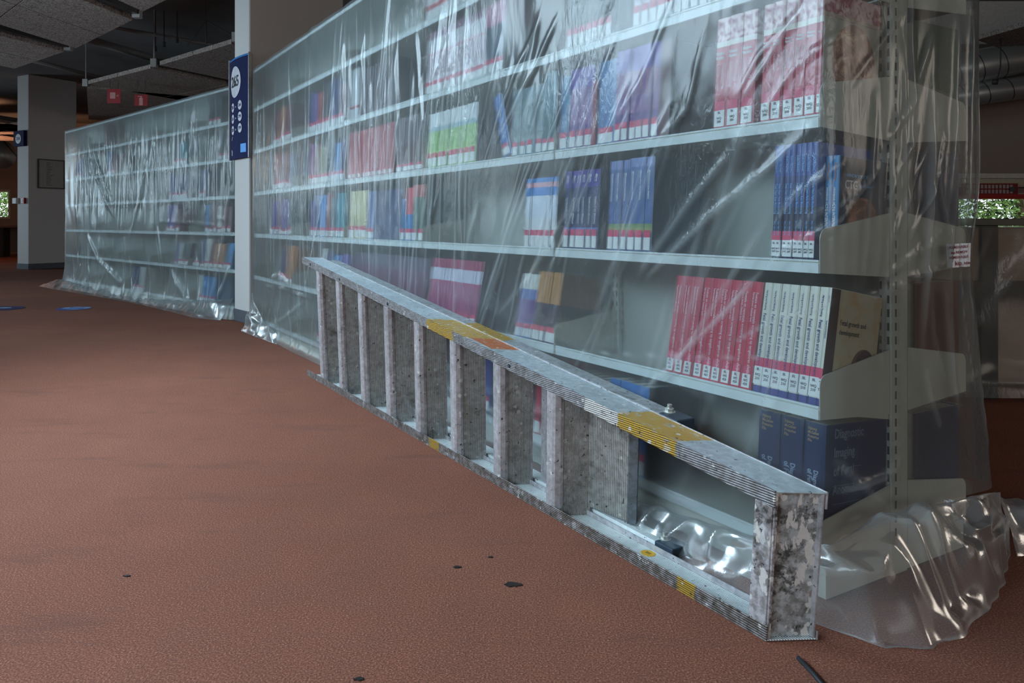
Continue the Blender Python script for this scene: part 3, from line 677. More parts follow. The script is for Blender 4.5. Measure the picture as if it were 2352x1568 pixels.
row1(2, 1289, 1364, 6, bk(0.245, 0.19, pb, lab_h=0.056, titles=(('Myles', 0.013, 0.94, 0.5, WHITE, 0.8), ('Textbook for Midwives', 0.011, 0.66, 0.5, WHITE, 0.8)), cover_bits=cov_dark((0.02, 0.03, 0.08))), 'navy textbook with purple top', 'navy textbooks with purple tops', 0)
wb = bands('white_blue_cover', [(0, (0.72, 0.72, 0.74)), (0.42, (0.66, 0.70, 0.80)), (0.74, (0.02, 0.19, 0.52)), (0.86, (0.62, 0.30, 0.36)), (0.93, (0.02, 0.19, 0.52))])
row1(2, 1200, 1268, 6, bk(0.232, 0.17, wb, lab_h=0.052, cover_bits=cov_dark((0.03, 0.05, 0.07))), 'white paperback with bright blue top', 'white paperbacks with blue tops', 1)
# second level up
FO = plain('pink_white_print', (0.80, 0.55, 0.58), 0.5)
foe = bands('neonatal_cover', [(0, (0.50, 0.018, 0.055))])
def foeb(T): return make_book(T, 0.258, 0.18, foe, lab_h=0.05, lab_in=0.12, code=(('BL', 0.026), ('WS\n420', 0.012)),
    titles=(('Foetale en neonatale screening op aangeboren afwijkingen', T * 0.37, 0.90, 0.62, FO, 0.78), ('Patricia Jansen, Elisabeth Smit', T * 0.24, 0.90, 0.30, FO, 0.8)))
row1(1, 1522, 1718, 9, foeb, 'crimson neonatal screening paperback', 'crimson screening paperbacks', 0)
feg = bands('growth_cover', [(0, (0.04, 0.05, 0.22)), (0.065, (0.62, 0.60, 0.52))])
def fegb(T): return make_book(T, 0.258, 0.18, feg, label=bands('growth_label', [(0, (0.74, 0.74, 0.73)), (0.66, (0.58, 0.04, 0.11))]) if 'gl' not in PROTO else PROTO['gl'], lab_h=0.062, label_z=0.020, lab_in=0.02,
    code=(('BL', 0.034), ('WQ\n210', 0.017)), titles=(('Harding and Bocking', T * 0.27, 0.93, 0.48, NAVYP, 0.85), ('Fetal growth and development', T * 0.46, 0.72, 0.48, NAVYP, 0.88)))
row1(1, 1720, 1868, 7, fegb, 'white fetal growth paperback', 'white fetal growth paperbacks', 0)
def cov_fg(root, T, H, Dp):
    x = T + 0.0003; t = NT('growth_board'); f = t.noise(t.coord(), 18, 5, 0.7, 0.6)
    t.col(t.ramp(f, [(0.45, (0.47, 0.41, 0.28)), (0.62, (0.50, 0.32, 0.15))])); t.pr(0.4)
    m = MB(); m.box(x, x + 0.0005, 0.030, Dp, 0.001, H - 0.001); m.build('front_cover', t.m, root)
    m = MB(); m.box(x - 0.0002, x + 0.0004, 0.0, 0.030, 0.001, H - 0.001); m.build('hinge_strip', plain('dark_brown_board', (0.055, 0.026, 0.022), 0.4), root)
    m = MB(); m.prism([(0.135 + 0.045 * math.cos(a * math.pi / 14), H * 0.33 + 0.050 * math.sin(a * math.pi / 14)) for a in range(28)], x + 0.0004, x + 0.0009, lambda p, q, t_: (t_, min(p, Dp), q)); m.build('cover_picture', plain('dark_oval', (0.06, 0.025, 0.022), 0.4), root)
    me = text_mesh('Fetal growth and\ndevelopment', 0.0165, BLACK, 'LEFT', 0.82, 1.25); o = link('title', me, root); o.location = (x + 0.0008, 0.038, H * 0.68); o.rotation_euler = (0, 0, R(90))
brn = bands('brown_cover', [(0, (0.04, 0.05, 0.22)), (0.065, (0.60, 0.58, 0.50))])
row1(1, 1869, 1893, 1, lambda T: make_book(T, 0.258, 0.18, feg, lab_h=0.062, label_z=0.020, lab_in=0.02, code=(('BL', 0.034), ('WQ\n210', 0.017)), cover_bits=cov_fg,
    titles=(('Harding and Bocking', T * 0.27, 0.93, 0.48, NAVYP, 0.85), ('Fetal growth and development', T * 0.46, 0.72, 0.48, NAVYP, 0.88))), 'white fetal growth book with beige cover showing', 'white fetal growth paperbacks', 0, depth_in=0.004)
orb = bands('orange_top_cover', [(0, (0.035, 0.018, 0.045)), (0.55, (0.42, 0.19, 0.05))])
def link_box(root, T, Dp, H, f0, f1, nm, c):
    m = MB(); m.box(T, T + 0.0006, 0.003, Dp, H * f0 + 0.001, H * f1 - 0.001); m.build('front_cover', plain(nm, c, 0.4, var=0.1, scale=12), root)
row1(1, 1214, 1268, 9, bk(0.235, 0.17, orb, lab_h=0.048, cover_bits=lambda r_, T, H, Dp: (link_box(r_, T, Dp, H, 0.56, 1.0, 'orange_board', (0.30, 0.14, 0.05)), link_box(r_, T, Dp, H, 0.0, 0.56, 'plum_board', (0.035, 0.025, 0.035)))), 'thin paperback with ochre top half', 'ochre topped paperbacks', 1)
wpb = bands('striped_thin_cover', [(0, (0.05, 0.14, 0.36)), (0.24, (0.13, 0.05, 0.22)), (0.60, (0.12, 0.17, 0.42)), (0.76, (0.62, 0.62, 0.58))])
row1(1, 1179, 1213, 5, bk(0.222, 0.17, wpb, lab_h=0.045), 'thin white, blue and purple booklet', 'striped thin booklets', 1)
mag = bands('magenta_cover', [(0, (0.30, 0.03, 0.12)), (0.60, (0.36, 0.04, 0.12)), (0.64, (0.55, 0.52, 0.62)), (0.84, (0.30, 0.02, 0.08))])
row1(1, 975, 1087, 8, bk(0.25, 0.18, mag, lab_h=0.035, titles=(('Cunningham', 0.014, 0.58, 0.5, PINKP, 0.9),), cover_bits=cov_dark((0.08, 0.03, 0.05))), 'magenta book with pale lilac band', 'magenta books', 1)
# bottom level
NVY = (0.010, 0.022, 0.075)
dia = bands('diagnostic_cover', [(0, NVY)], rough=0.3)
def cov_dia(root, T, H, Dp):
    GT = plain('grey_blue_print', (0.16, 0.20, 0.27), 0.5)
    me = text_mesh('Diagnostic\nImaging\nof Fetal\nAnomalies', 0.030, GT, 'LEFT', 0.80, 1.35); o = link('title', me, root); o.location = (T + 0.0008, 0.030, H * 0.69); o.rotation_euler = (0, 0, R(90))
    for zf in (0.645, 0.505, 0.36, 0.22):
        m = MB(); m.box(T, T + 0.0006, 0.030, 0.128, H * zf - 0.003, H * zf - 0.002); m.build('rule', GT, root)
GOLD = plain('gold_print', (0.36, 0.24, 0.12), 0.5); PB = plain('pale_blue_print', (0.30, 0.40, 0.55), 0.5)
def diab(cov):
    def f(T):
        b = make_book(T, 0.268, 0.22, dia, label=LABM, lab_h=0.075, lab_in=0.15, code=(('WQ\n209', 0.03),), cover_bits=cov,
            titles=(('Diagnostic Imaging', T * 0.30, 0.62, 0.62, PB, 0.8), ('of Fetal Anomalies', T * 0.30, 0.62, 0.34, PB, 0.8)))
        me = text_mesh('Nyberg\nMcGahan\nPretorius\nPilu', T * 0.16, GOLD, 'LEFT', 0.85, 1.0); o = link('title', me, b); o.location = (T * 0.2, -0.001, 0.268 * 0.90); return b
    return f
row1(0, 1826, 1880, 1, diab(cov_dia), 'thick navy imaging textbook whose cover shows', 'navy imaging textbooks', 0, depth_in=0.012)
row1(0, 1722, 1824, 2, diab(None), 'thick navy imaging textbook', 'navy imaging textbooks', 0, depth_in=0.012)
row1(0, 1388, 1478, 4, bk(0.25, 0.20, bands('sky_blue_cover', [(0, (0.03, 0.16, 0.44))]), cover_bits=cov_dark((0.035, 0.012, 0.018))), 'plain bright blue book behind the ladder', 'blue books on the bottom shelf', 0)
row1(0, 1290, 1386, 5, bk(0.235, 0.20, bands('plum_cover', [(0, (0.07, 0.02, 0.035))])), 'dark plum book behind the ladder', 'blue books on the bottom shelf', 0)
row1(0, 1222, 1268, 3, bk(0.255, 0.19, foe), 'crimson book between the ladder treads', 'crimson books on the bottom shelf', 1)
row1(0, 1030, 1120, 5, bk(0.24, 0.19, bands('royal_blue_cover', [(0, (0.02, 0.05, 0.30))])), 'royal blue book behind the ladder', 'crimson books on the bottom shelf', 1)
# fourth level, second bay
lime = bands('lime_cover', [(0, (0.20, 0.42, 0.05)), (0.66, (0.25, 0.38, 0.42)), (0.74, (0.62, 0.64, 0.64))], (0.25, 0.66, (0.13, 0.34, 0.03), (0.42, 0.58, 0.22)))
row1(3, 977, 1088, 9, bk(0.232, 0.17, lime, lab_h=0.058, titles=(('Obstetric care', 0.010, 0.60, 0.5, WHITE, 0.9),), cover_bits=cov_dark((0.05, 0.055, 0.05))), 'lime green book with white top', 'lime green books', 1)
def obs(T): return make_book(T, 0.232, 0.17, bands('obstetrics_cover', [(0, (0.045, 0.14, 0.42))]), lab_h=0.040, titles=(('OBSTETRICS', 0.024, 0.78, 0.5, WHITE, 0.85),), cover_bits=cov_dark((0.015, 0.035, 0.11)))
p_ = obs(0.052)
xo = ux(1164); o = p_
o.matrix_world = M1 @ Matrix.Translation((xo - 0.052, 0.02, HS[3] + 0.004)) @ Matrix.Rotation(R(-17), 4, 'Y')
tag(o, 'bright blue book leaning left, lettered OBSTETRICS, fourth shelf up', 'book')
gry = bands('grey_teal_cover', [(0, (0.05, 0.16, 0.20)), (0.2, (0.11, 0.18, 0.21))], (0.2, 0.8, (0.07, 0.12, 0.15), (0.25, 0.30, 0.31)))
row1(3, 1168, 1240, 4, bk(0.235, 0.18, gry, lab_h=0.045, lab_in=0.2), 'grey teal patterned book', 'grey teal books', 1)
row1(3, 1240, 1270, 2, bk(0.262, 0.18, bands('dark_teal_cover', [(0, (0.012, 0.08, 0.10)), (0.5, (0.01, 0.10, 0.14))]), lab_h=0.04), 'dark teal book by the bay divider', 'grey teal books', 1)
# fifth level
pw = bands('pink_white_cover', [(0, (0.46, 0.40, 0.44)), (0.62, (0.38, 0.05, 0.10)), (0.65, (0.55, 0.52, 0.54)), (0.88, (0.16, 0.05, 0.10))], (0.2, 0.62, (0.30, 0.16, 0.22), (0.62, 0.58, 0.60)))
row1(4, 974, 1106, 9, bk(0.262, 0.19, pw, lab_h=0.045, titles=(('Clinical obstetrics', 0.012, 0.58, 0.5, CREAM, 0.9),)), 'white and pink clinical book', 'white and pink books', 1)
pk = bands('pink_navy_cover', [(0, (0.02, 0.05, 0.09)), (0.68, (0.46, 0.16, 0.25))])
row1(4, 1108, 1152, 5, bk(0.262, 0.20, pk, lab_h=0.050, cover_bits=lambda r_, T, H, Dp: (link_box(r_, T, Dp, H, 0.70, 1.0, 'pink_board', (0.26, 0.09, 0.14)), link_box(r_, T, Dp, H, 0.0, 0.70, 'navy_board', (0.015, 0.028, 0.045)))), 'navy book with dusty pink top', 'navy books with pink tops', 1)
drk = bands('charcoal_cover', [(0, (0.02, 0.025, 0.03)), (0.5, (0.03, 0.045, 0.05))], (0.4, 1.1, (0.012, 0.015, 0.02), (0.09, 0.11, 0.11)))
row1(4, 1296, 1398, 7, bk(0.265, 0.20, drk, lab_h=0.055), 'charcoal book with pale mottling', 'charcoal books', 0)
row1(4, 1400, 1443, 2, bk(0.265, 0.20, blk, label=None), 'plain black book', 'charcoal books', 0)
row1(4, 1446, 1540, 5, bk(0.265, 0.20, pw, lab_h=0.055), 'white patterned book', 'white patterned books', 0)
row1(4, 1541, 1660, 6, bk(0.262, 0.20, bands('pale_teal_cover', [(0, (0.10, 0.24, 0.26)), (0.3, (0.30, 0.35, 0.36))]), lab_h=0.055), 'pale teal book', 'pale teal books', 0)
row1(5, 972, 1052, 6, bk(0.262, 0.19, bands('white_red_cover', [(0, (0.62, 0.60, 0.60)), (0.16, (0.42, 0.03, 0.04)), (0.24, (0.62, 0.58, 0.58)), (0.6, (0.40, 0.10, 0.12))]), label=None), 'white book with red patch', 'white books with red patches', 1)
row1(5, 1053, 1180, 8, bk(0.25, 0.19, bands('muted_red_cover', [(0, (0.25, 0.08, 0.09))]), lab_h=0.05), 'muted red book', 'muted red books', 1)
# third bay
row1(3, 796, 900, 9, bk(0.245, 0.18, bands('brick_red_cover', [(0, (0.36, 0.045, 0.06))]), lab_h=0.030, lab_in=0.2, cover_bits=cov_dark((0.06, 0.025, 0.03))), 'brick red book', 'brick red books', 2)
row1(3, 905, 966, 4, bk(0.25, 0.18, bands('taupe_cover', [(0, (0.10, 0.055, 0.06)), (0.5, (0.12, 0.09, 0.10))]), lab_h=0.03), 'taupe brown book', 'brick red books', 2)
row1(2, 798, 838, 3, bk(0.248, 0.18, bands('cream_cover', [(0, (0.55, 0.47, 0.26))]), lab_h=0.06), 'cream yellow book', 'mixed books of the third bay', 2)
row1(2, 839, 856, 1, bk(0.24, 0.18, bands('slate_blue_cover', [(0, (0.10, 0.14, 0.33))]), lab_h=0.05), 'slate blue book', 'mixed books of the third bay', 2)
row1(2, 858, 914, 4, bk(0.24, 0.18, bands('deep_navy_cover', [(0, (0.02, 0.04, 0.12))]), label=None), 'deep navy book', 'mixed books of the third bay', 2)
row1(2, 916, 925, 1, bk(0.19, 0.18, bands('mid_blue_cover', [(0, (0.03, 0.16, 0.35))]), lab_h=0.05), 'short mid blue book', 'mixed books of the third bay', 2)
row1(2, 926, 941, 1, bk(0.24, 0.18, bands('salmon_blue_cover', [(0, (0.03, 0.19, 0.45)), (0.5, (0.62, 0.09, 0.12))]), lab_h=0.05), 'salmon and bright blue book', 'mixed books of the third bay', 2)
row1(2, 942, 968, 2, bk(0.25, 0.18, bands('green_salmon_cover', [(0, (0.05, 0.12, 0.09)), (0.78, (0.42, 0.09, 0.08))]), lab_h=0.05, cover_bits=cov_dark((0.012, 0.05, 0.05))), 'dark green book with salmon top', 'mixed books of the third bay', 2)
row1(4, 800, 822, 1, bk(0.262, 0.18, bands('plain_white_cover', [(0, (0.52, 0.52, 0.54)), (0.2, (0.40, 0.05, 0.07)), (0.25, (0.50, 0.50, 0.52))]), label=None), 'white book with thin red stripe', 'books on the fifth shelf, third bay', 2)
row1(4, 823, 900, 6, bk(0.24, 0.18, bands('dim_plum_cover', [(0, (0.06, 0.035, 0.045))]), label=None), 'dim plum book', 'books on the fifth shelf, third bay', 2)
row1(1, 800, 965, 11, bk(0.245, 0.18, bands('mulberry_cover', [(0, (0.13, 0.04, 0.08)), (0.75, (0.09, 0.06, 0.10))]), lab_h=0.04), 'mulberry book', 'mulberry books', 2)
row1(0, 800, 960, 8, bk(0.245, 0.18, bands('rose_cover', [(0, (0.22, 0.07, 0.09))]), lab_h=0.04), 'dusty rose book', 'dusty rose books', 2)
# fourth and last bays: rows of single titles
def mix_row(li, x0, x1, bay, rack, seq, R0, rot, grp, dw=0.036, hh=(0.21, 0.262), sc=1.0):
    seq = [(a, c, max(1, round(n / 2.2))) for a, c, n in seq]; dw = dw * 1.9
    x = x0; i = 0
    while x - dw > x1 and i < len(seq):
        nm, c, n = seq[i]; c2 = tuple(min(1, v * 1.15 + 0.01) for v in c)
        H = random.uniform(*hh); w = dw * random.uniform(0.8, 1.2) * n
        if x - w < x1: break
        row_of(R0, rot, x - w, x, n, li, bk(H, 0.18, bands(nm.replace(' ', '_') + '_cover', [(0, c), (0.6, c2)]), lab_h=0.05 if random.random() < 0.8 else 0.035), nm + ' book', bay, grp, rack=rack)
        x -= w; i += 1
DTEAL = ('teal', (0.015, 0.20, 0.26)); SKY = ('sky blue', (0.03, 0.20, 0.46)); RUST = ('rust red', (0.32, 0.05, 0.04)); NV = ('navy', (0.018, 0.03, 0.12)); OLV = ('olive', (0.14, 0.13, 0.035))
PUR = ('violet', (0.09, 0.05, 0.22)); MRN = ('maroon', (0.13, 0.025, 0.035)); GRN = ('bottle green', (0.02, 0.07, 0.055)); WHT = ('off white', (0.50, 0.49, 0.46)); ORN = ('orange', (0.45, 0.17, 0.05)); GRY = ('charcoal grey', (0.05, 0.05, 0.055))
def e(p, n): return (p[0], p[1], n)
for li, bay, seq in ((4, 3, [e(MRN, 2), e(NV, 4), e(GRY, 4), e(RUST, 2), e(PUR, 3), e(NV, 3)]), (3, 3, [e(NV, 3), e(SKY, 1), e(GRY, 4), e(OLV, 5), e(MRN, 3), e(PUR, 2)]),
                     (2, 3, [e(DTEAL, 4), e(GRY, 2), e(RUST, 2), e(SKY, 5), e(NV, 3), e(PUR, 3)]), (1, 3, [e(PUR, 4), e(SKY, 3), e(NV, 6), e(WHT, 3)]), (0, 3, [e(MRN, 6), e(NV, 6)]),
                     (4, 4, [e(MRN, 6), e(ORN, 2), e(MRN, 5)]), (3, 4, [e(NV, 3), e(MRN, 6), e(RUST, 3)]), (2, 4, [e(GRY, 3), e(PUR, 5), e(MRN, 3), e(PUR, 4)]), (1, 4, [e(ORN, 4), e(NV, 4)])):
    mix_row(li, -bay - 0.02, -(bay + 1) + 0.02, bay, '', seq, ROOT1, ROT1, f'mixed books, {BAY[bay]} of near rack', dw=0.042)
R2 = (A2.x, A2.y, 0)
for li, bay, st, seq in ((0, 0, 0.42, [e(SKY, 9), e(WHT, 2)]), (1, 0, 0.10, [e(SKY, 2), e(GRY, 1), e(ORN, 4), e(MRN, 2), e(WHT, 2), e(NV, 2), e(GRY, 4)]), (2, 0, 0.10, [e(MRN, 4), e(WHT, 1), e(MRN, 2), e(GRY, 2), e(SKY, 1)]),
                         (3, 0, 0.62, [e(NV, 5)]), (4, 0, 0.1, [e(GRY, 6)]), (5, 0, 0.3, [e(GRY, 6)]),
                         (1, 1, 0.05, [e(GRY, 5), e(WHT, 3), e(PUR, 2)]), (2, 1, 0.25, [e(MRN, 2), e(PUR, 6)]), (3, 1, 0.05, [e(NV, 8), e(PUR, 3)]), (4, 1, 0.1, [e(DTEAL, 4), e(GRY, 4)]),
                         (4, 3, 0.1, [e(MRN, 4), e(SKY, 2)]), (5, 3, 0.4, [e(MRN, 3)]), (4, 4, 0.3, [e(NV, 6), e(DTEAL, 3)]), (0, 2, 0.2, [e(WHT, 4), e(NV, 5)])):
    mix_row(li, (-bay - st) * L2, (-(bay + 1) + 0.05) * L2, bay, 'far', seq, R2, ROT2, f'books on the far rack, {BAY[bay]}', dw=0.044)
# books on the rear face of the nearest bay, seen dimly through the end film
for li, c, nm in ((4, (0.05, 0.05, 0.06), 'charcoal'), (3, (0.06, 0.08, 0.05), 'moss green'), (2, (0.02, 0.025, 0.06), 'midnight blue'), (1, (0.13, 0.05, 0.03), 'russet'), (0, (0.02, 0.03, 0.07), 'ink blue')):
    T = 0.045; proto = make_book(T, 0.25, 0.19, bands('rear_' + nm.replace(' ', '_'), [(0, c)]), label=None)
    for i in range(3):
        o = proto if i == 0 else copy_tree(proto)
        o.matrix_world = M1 @ Matrix.Translation((-0.012 - i * T * 1.05, 0.548, HS[li] + 0.002)) @ Matrix.Rotation(math.pi, 4, 'Z')
        tag(o, f'{nm} book, {ORD[i]} from the end, rear face of nearest bay, {LEVEL[li]}', 'book', 'books on the rear face')
# empty-space steel book support with thin rod
m = MB(); m.box(ux(1746), ux(1746) + 0.003, 0.15, 0.155, HS[2] - 0.005, HS[2] + 0.30); tag(m.build('book_support', LIP, xf=lambda x, y, z: M1 @ Vector((x, y, z))), 'thin metal book support rod left of the navy handbooks', 'book support')

# ================================================================== the aluminium step ladder lying on its side
LB0 = Vector((0.4935, 1.523, 0.0)); LD = Vector((-0.51, 0.86, 0)); LN = Vector((0.86, 0.51, 0)); LUP = Vector((0.0, -0.17, 1.0))
L0 = LB0 + LUP * 0.001
def L(s, w, z): return LD * s + LN * w + LUP * z
def zt(s): return 0.3076 + 0.1054 * s
SK_ = -0.52                                     # treads lie at an angle to the rails
YEL, ORA = (0.50, 0.30, 0.035), (0.52, 0.13, 0.025)
AL = (0.50, 0.58, 0.62)
WTOP = mat_metal('ladder_rail_top', AL, 0.22, 0.55, patches=((1.258, 1.556, -0.01, 0.09, YEL, 0.6), (1.115, 1.262, 0.012, 0.09, ORA, 0.6), (0.28, 0.482, -0.01, 0.09, YEL, 0.36)), ribs=None, rough=0.38, metal=0.25)
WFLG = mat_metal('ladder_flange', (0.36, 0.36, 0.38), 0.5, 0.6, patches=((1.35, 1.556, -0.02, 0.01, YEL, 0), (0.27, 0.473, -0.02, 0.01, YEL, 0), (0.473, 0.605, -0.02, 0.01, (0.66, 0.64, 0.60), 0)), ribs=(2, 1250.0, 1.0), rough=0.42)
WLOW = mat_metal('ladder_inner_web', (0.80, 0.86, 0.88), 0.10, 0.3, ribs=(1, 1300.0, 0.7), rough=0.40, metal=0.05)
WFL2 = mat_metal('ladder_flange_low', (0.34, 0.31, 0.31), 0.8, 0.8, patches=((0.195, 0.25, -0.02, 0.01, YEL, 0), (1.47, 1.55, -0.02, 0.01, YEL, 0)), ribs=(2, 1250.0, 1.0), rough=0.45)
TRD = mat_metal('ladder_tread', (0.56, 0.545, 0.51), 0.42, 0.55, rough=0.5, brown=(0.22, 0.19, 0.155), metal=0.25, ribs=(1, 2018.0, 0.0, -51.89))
TRD2 = mat_metal('ladder_tread_light', (0.44, 0.44, 0.42), 0.45, 0.55, rough=0.48, brown=(0.18, 0.16, 0.13), metal=0.4)
NOSE = mat_metal('tread_nose', (0.52, 0.50, 0.52), 0.3, 0.45, rough=0.42, metal=0.4)
CAP = mat_metal('ladder_cap', (0.46, 0.48, 0.49), 0.6, 1.0, rough=0.5, metal=0.15, heavy=True)
CAPF = mat_metal('ladder_cap_flange', (0.52, 0.49, 0.51), 0.6, 0.9, rough=0.5, metal=0.35, heavy=True)
lad = thing('step_ladder', L0, 0, 'paint-splattered aluminium step ladder lying on its side on the carpet', 'ladder')
LW = 0.0867; S1 = 3.097
def lobj(m, name, mat, parent=None, bevel=0.0008, smooth=False):
    o = m.build(name, mat, None, bevel=0, xf=L)
    if bevel: b = o.modifiers.new('bevel', 'BEVEL'); b.width = bevel; b.segments = 2; b.limit_method = 'ANGLE'
    o.parent = parent or lad; return o
def seg(m, s0, s1, w0, w1, zlo, zhi, n=24, skew=True):
    """bar along the rail: zlo/zhi functions of s; both ends cut along the tread angle"""
    o = len(m.v)
    for i in range(n + 1):
        for w in (w0, w1):
            s = s0 + (s1 - s0) * i / n + (SK_ * w if skew else 0)
            m.v.append((s, w, zlo(s))); m.v.append((s, w, zhi(s)))
    for i in range(n):
        a = o + i * 4; b = a + 4
        m.f += [(a, a + 2, b + 2, b), (a + 1, b + 1, b + 3, a + 3), (a, b, b + 1, a + 1), (a + 2, a + 3, b + 3, b + 2)]
    m.f += [(o, o + 1, o + 3, o + 2), (o + 4 * n, o + 4 * n + 2, o + 4 * n + 3, o + 4 * n + 1)]
FL = 0.033
# upper rail: web above, two flanges hanging down, raised edge beads
m = MB(); seg(m, 0.0, S1, 0.0, LW, lambda s: zt(s) - 0.003, lambda s: zt(s)); up = lobj(m, 'rail', WTOP)
m = MB(); seg(m, 0.0, S1, -0.0025, 0.0006, lambda s: zt(s) - FL, lambda s: zt(s) + 0.0012); lobj(m, 'front_flange', WFLG, up)
m = MB(); seg(m, 0.0, S1, LW - 0.0006, LW + 0.0025, lambda s: zt(s) - FL, lambda s: zt(s) + 0.0020); lobj(m, 'rear_flange', NOSE, up)
# lower rail on the carpet
m = MB(); seg(m, 0.0, S1, 0.0, LW, lambda s: 0.001, lambda s: 0.004); lo = lobj(m, 'rail', WLOW)
m = MB(); seg(m, 0.0, S1, -0.0025, 0.0006, lambda s: 0.0, lambda s: FL); lobj(m, 'front_flange', WFL2, lo)
m = MB(); seg(m, 0.0, S1, LW - 0.0006, LW + 0.0025, lambda s: 0.0, lambda s: FL * 0.55); lobj(m, 'rear_flange', NOSE, lo)
# rounded end plates at the far foot
def T(s0, t, off, z):         # point on a tread: t along the tread depth, off towards the near end
    k = 1 / math.sqrt(1 + SK_ * SK_)
    return (s0 + SK_ * k * t - off, k * t, z)
def tread(s0, z0, z1f, width, mat, parent, n_rib, lip=0.028, name='tread', t0=0.0):
    m = MB(); poly = []
    tb = t0 + lip
    def ht(t): return z1f(s0)
    # ribbed face
    pts = []; pitch = (width - lip) / n_rib
    for i in range(n_rib):
        a = tb + i * pitch
        pts += [(a, 0.0), (a + pitch * 0.22, 0.0024), (a + pitch * 0.62, 0.0024), (a + pitch * 0.84, 0.0)]
    pts.append((tb + n_rib * pitch, 0.0)); back = [(p, -0.004) for p, q in reversed((pts[0], pts[-1]))]
    poly = pts + back
    m.prism(poly, z0, 1.0, lambda p, q, t_: T(s0, p, q, z0 if t_ == z0 else zt(T(s0, p, q, 0)[0]) - 0.0035))
    o = lobj(m, name, mat, parent, 0)
    # rounded nose on the front edge
    m = MB(); nose = [(t0 + 0.0005, -0.030), (t0 - 0.001, 0.002), (t0 + 0.003, 0.009), (t0 + lip * 0.6, 0.0105), (tb, 0.004), (tb, 0.0), (t0 + 0.004, 0.0), (t0 + 0.004, -0.030)]
    m.prism(nose, z0, 1.0, lambda p, q, t_: T(s0, p, q, z0 if t_ == z0 else zt(T(s0, p, q, 0)[0]) - 0.0035)); lobj(m, 'nose', NOSE, o, 0.0006)
    m = MB(); e_ = tb + n_rib * pitch
    m.prism([(e_ - 0.003, 0.0), (e_ + 0.004, 0.001), (e_ + 0.004, -0.028), (e_ + 0.001, -0.028), (e_ - 0.003, -0.004)], z0, 1.0, lambda p, q, t_: T(s0, p, q, z0 if t_ == z0 else zt(T(s0, p, q, 0)[0]) - 0.0035)); lobj(m, 'rear_lip', NOSE, o, 0)
    # rivets
    return o
for k in range(8):
    tread(0.7535 + 0.2975 * k, 0.0045, None, LW / math.cos(math.atan(-SK_)) + 0.004, TRD, lad, 21)
# the closed channel across the near end
zc = lambda s: zt(s) - 0.0035
m = MB(); m.prism([(0.003, -0.010), (LW * 1.08, -0.010), (LW * 1.08, -0.014), (0.003, -0.014)], 0.0045, 1.0, lambda p, q, t_: T(0, p, q, 0.0045 if t_ < 0.5 else zc(T(0, p, q, 0)[0]))); cap = lobj(m, 'end_channel', CAP)
for (a_, b_, mt, dp) in ((0.0, 0.006, CAPF, 0.040), (LW * 1.08 - 0.003, LW * 1.08 + 0.001, NOSE, 0.014)):
    m = MB(); m.prism([(a_, -0.0005), (b_, -0.0005), (b_, -dp), (a_, -dp)], 0.0045, 1.0, lambda p, q, t_: T(0, p, q, 0.0045 if t_ < 0.5 else zc(T(0, p, q, 0)[0]))); lobj(m, 'flange', mt, cap, 0.001)
m = MB(); m.prism([(-0.0028, -0.004), (0.0, -0.004), (0.0, -0.046), (-0.0028, -0.046)], 0.0045, 1.0, lambda p, q, t_: T(0, p, q, 0.03 if t_ < 0.5 else zc(T(0, p, q, 0)[0]) - 0.03)); lobj(m, 'outer_strip', CAPF, cap, 0.001)
# rear supporting frame folded behind
RW0, RW1, RS = 0.103, 0.150, 0.437
m = MB(); seg(m, RS, 2.98, RW0, RW1, lambda s: zt(s) - 0.030, lambda s: zt(s) - 0.004, skew=False); rr = lobj(m, 'rear_rail', mat_metal('rear_rail_metal', (0.44, 0.48, 0.50), 0.3, 0.4, patches=((1.20, 1.46, 0.1, 0.16, YEL, 0.0),)))
m = MB(); seg(m, RS, 2.98, RW0, RW1, lambda s: 0.001, lambda s: 0.020, skew=False); r2 = lobj(m, 'rear_rail', WLOW)
DKP = plain('dark_hinge_plastic', (0.03, 0.045, 0.065), 0.5)
BOLT = plain('zinc_bolt', (0.50, 0.52, 0.48), 0.35, 0.6)
for par, zf in ((rr, lambda s: zt(s) - 0.004), (r2, lambda s: 0.020)):
    m = MB(); seg(m, RS - 0.06, RS + 0.005, RW0 - 0.005, RW1 + 0.004, lambda s: zf(s) - 0.022, lambda s: zf(s) + 0.004, 2, False); lobj(m, 'hinge_block', DKP, par, 0.003)
    m = MB(); m.prism([(RS + 0.0 + 0.011 * math.cos(a * math.pi / 3), 0.128 + 0.011 * math.sin(a * math.pi / 3)) for a in range(6)], 0, 1, lambda p, q, t_: (p, q, zf(p) + 0.004 + 0.009 * t_))
    m.prism([(RS + 0.0 + 0.015 * math.cos(a * math.pi / 8), 0.128 + 0.015 * math.sin(a * math.pi / 8)) for a in range(16)], 0, 1, lambda p, q, t_: (p, q, zf(p) + 0.003 + 0.002 * t_))
    m.prism([(RS + 0.0 + 0.006 * math.cos(a * math.pi / 6), 0.128 + 0.006 * math.sin(a * math.pi / 6)) for a in range(12)], 0, 1, lambda p, q, t_: (p, q, zf(p) + 0.012 + 0.010 * t_)); lobj(m, 'bolt', BOLT, par, 0.0005)
